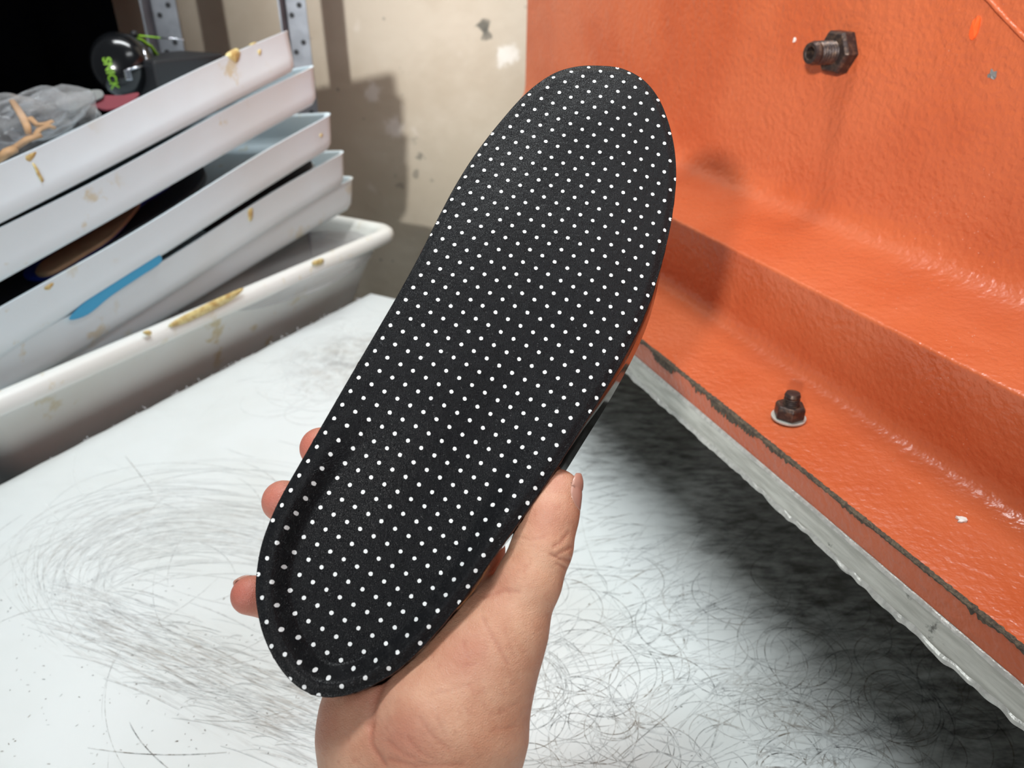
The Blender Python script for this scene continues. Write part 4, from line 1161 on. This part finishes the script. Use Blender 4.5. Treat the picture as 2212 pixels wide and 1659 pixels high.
    for pl, w_, dp in CREASES:
        pl = np.asarray(pl, float); best = np.full(len(Vw), 1e9)
        for a, b in zip(pl, pl[1:]):
            ab = b - a; t = np.clip(((px - a) @ ab) / (ab @ ab), 0, 1); best = np.minimum(best, np.linalg.norm(px - a - t[:, None] * ab, axis=1))
        k = np.exp(-(best / w_) ** 2) * facing
        Vw = Vw - nrm * (k * dp * .55 / 1000)[:, None]; cr = np.maximum(cr, k * min(1, dp / .6))
    me.vertices.foreach_set('co', Vw.ravel()); me.update()
    red = np.zeros(len(Vw))
    for (x, y, s, g) in ((660, 960, 70, 1.0), (590, 1080, 80, 1.0), (520, 1285, 80, 1.05), (1180, 1110, 60, .45), (1200, 1040, 40, .5), (1010, 1420, 70, .35), (860, 1590, 80, .5), (790, 1480, 90, .5), (1060, 1250, 60, .4), (700, 1560, 90, .35)):
        red = np.maximum(red, g * np.exp(-((px - (x, y)) ** 2).sum(1) / (s * s)))
    a = me.attributes.new('redness', 'FLOAT', 'POINT'); a.data.foreach_set('value', red.astype(np.float32))
    a = me.attributes.new('crease', 'FLOAT', 'POINT'); a.data.foreach_set('value', cr.astype(np.float32))
    tag(o, 'bare right hand gripping the heel of the dotted insole, thumb along its edge', 'hand')
    # nails: curved plates set into the back of the finger end
    from mathutils.bvhtree import BVHTree
    bvh = BVHTree.FromPolygons([tuple(v) for v in Vw], [tuple(map(int, q)) for q in Q])
    def wdir(a): return a[0] * UA + a[1] * VA + a[2] * WA
    def nail(name, tip, prev, back, ln, wd, r, sh=0.0):
        tip = np.asarray(tip); axd = unit(tip - prev); back = unit(back - axd * np.dot(back, axd)); sd_ = np.cross(axd, back); V = []
        nu, nv = 15, 15; rows = []
        for i in range(nu):
            s_ = -1 + 2 * i / (nu - 1); col = []; keep = None
            for j in range(nv):
                q = j / (nv - 1)
                wq = wd * (1 - .22 * max(0, (q - .75) / .25) ** 2 - .45 * max(0, (.35 - q) / .35) ** 2); ang = s_ * wq / r
                d = math.cos(ang) * back + math.sin(ang) * sd_
                along = sh + ln * (q - 1) - .0011 * s_ * s_ * (1 if q > .5 else -.8)
                c_ = ins(*(tip + axd * along)); dw = wdir(d)
                hit = bvh.ray_cast(Vector(c_ + dw * .0135), Vector(-dw), .06)
                rr = .0135 - hit[3] if hit[0] is not None else 0.0
                if q <= .62: keep = rr
                else: rr = max(rr, keep - .0035 * (q - .62) ** 2 * 4)
                col.append(c_ + dw * (rr + .00025 * (1 - s_ ** 4) * min(1, q / .2) + .00005))
            rows += col
        m2 = mesh(name, rows, grid_faces(nu, nv), MAT['nail'], None, smooth=True)
        sm = m2.modifiers.new('thick', 'SOLIDIFY'); sm.thickness = .0007; sm.offset = -1
        m2.parent = o
        return m2
    th = FINGERS['thumb']
    tp, pv = hp(th[-1][0], th[-1][1], th[-1][2] / 1000), hp(th[-2][0], th[-2][1], th[-2][2] / 1000)
    bk = to_ins(H3 + VA * 1.0) * 1.0
    nail('thumb_nail', tp, pv, np.array([0, 1.0, .40]), .0138, .0072, .0096, .0100)
    pk = FINGERS['pinky']; tp, pv = hp(pk[-1][0], pk[-1][1], pk[-1][2] / 1000), hp(pk[-2][0], pk[-2][1], pk[-2][2] / 1000)
    nail('finger_nail', tp, pv, np.array([.75, -.35, -.6]), .0105, .0048, .0071, .0066)
    for nm in ('ring', 'middle'):
        pk = FINGERS[nm]; tp, pv = hp(pk[-1][0], pk[-1][1], pk[-1][2] / 1000), hp(pk[-2][0], pk[-2][1], pk[-2][2] / 1000)
        nail('finger_nail', tp, pv, np.array([.5, -.05, -1.0]), .010, .0048, .0078, .0060)
    pk = FINGERS['index']; tp, pv = hp(pk[-1][0], pk[-1][1], pk[-1][2] / 1000), hp(pk[-2][0], pk[-2][1], pk[-2][2] / 1000)
    nail('finger_nail', tp, pv, np.array([0, -.1, -1.0]), .011, .0052, .0077, .0068)
    print('hand verts', len(Vw))
build_hand()
for o in bpy.data.objects:
    if '_o' in o: del o['_o']
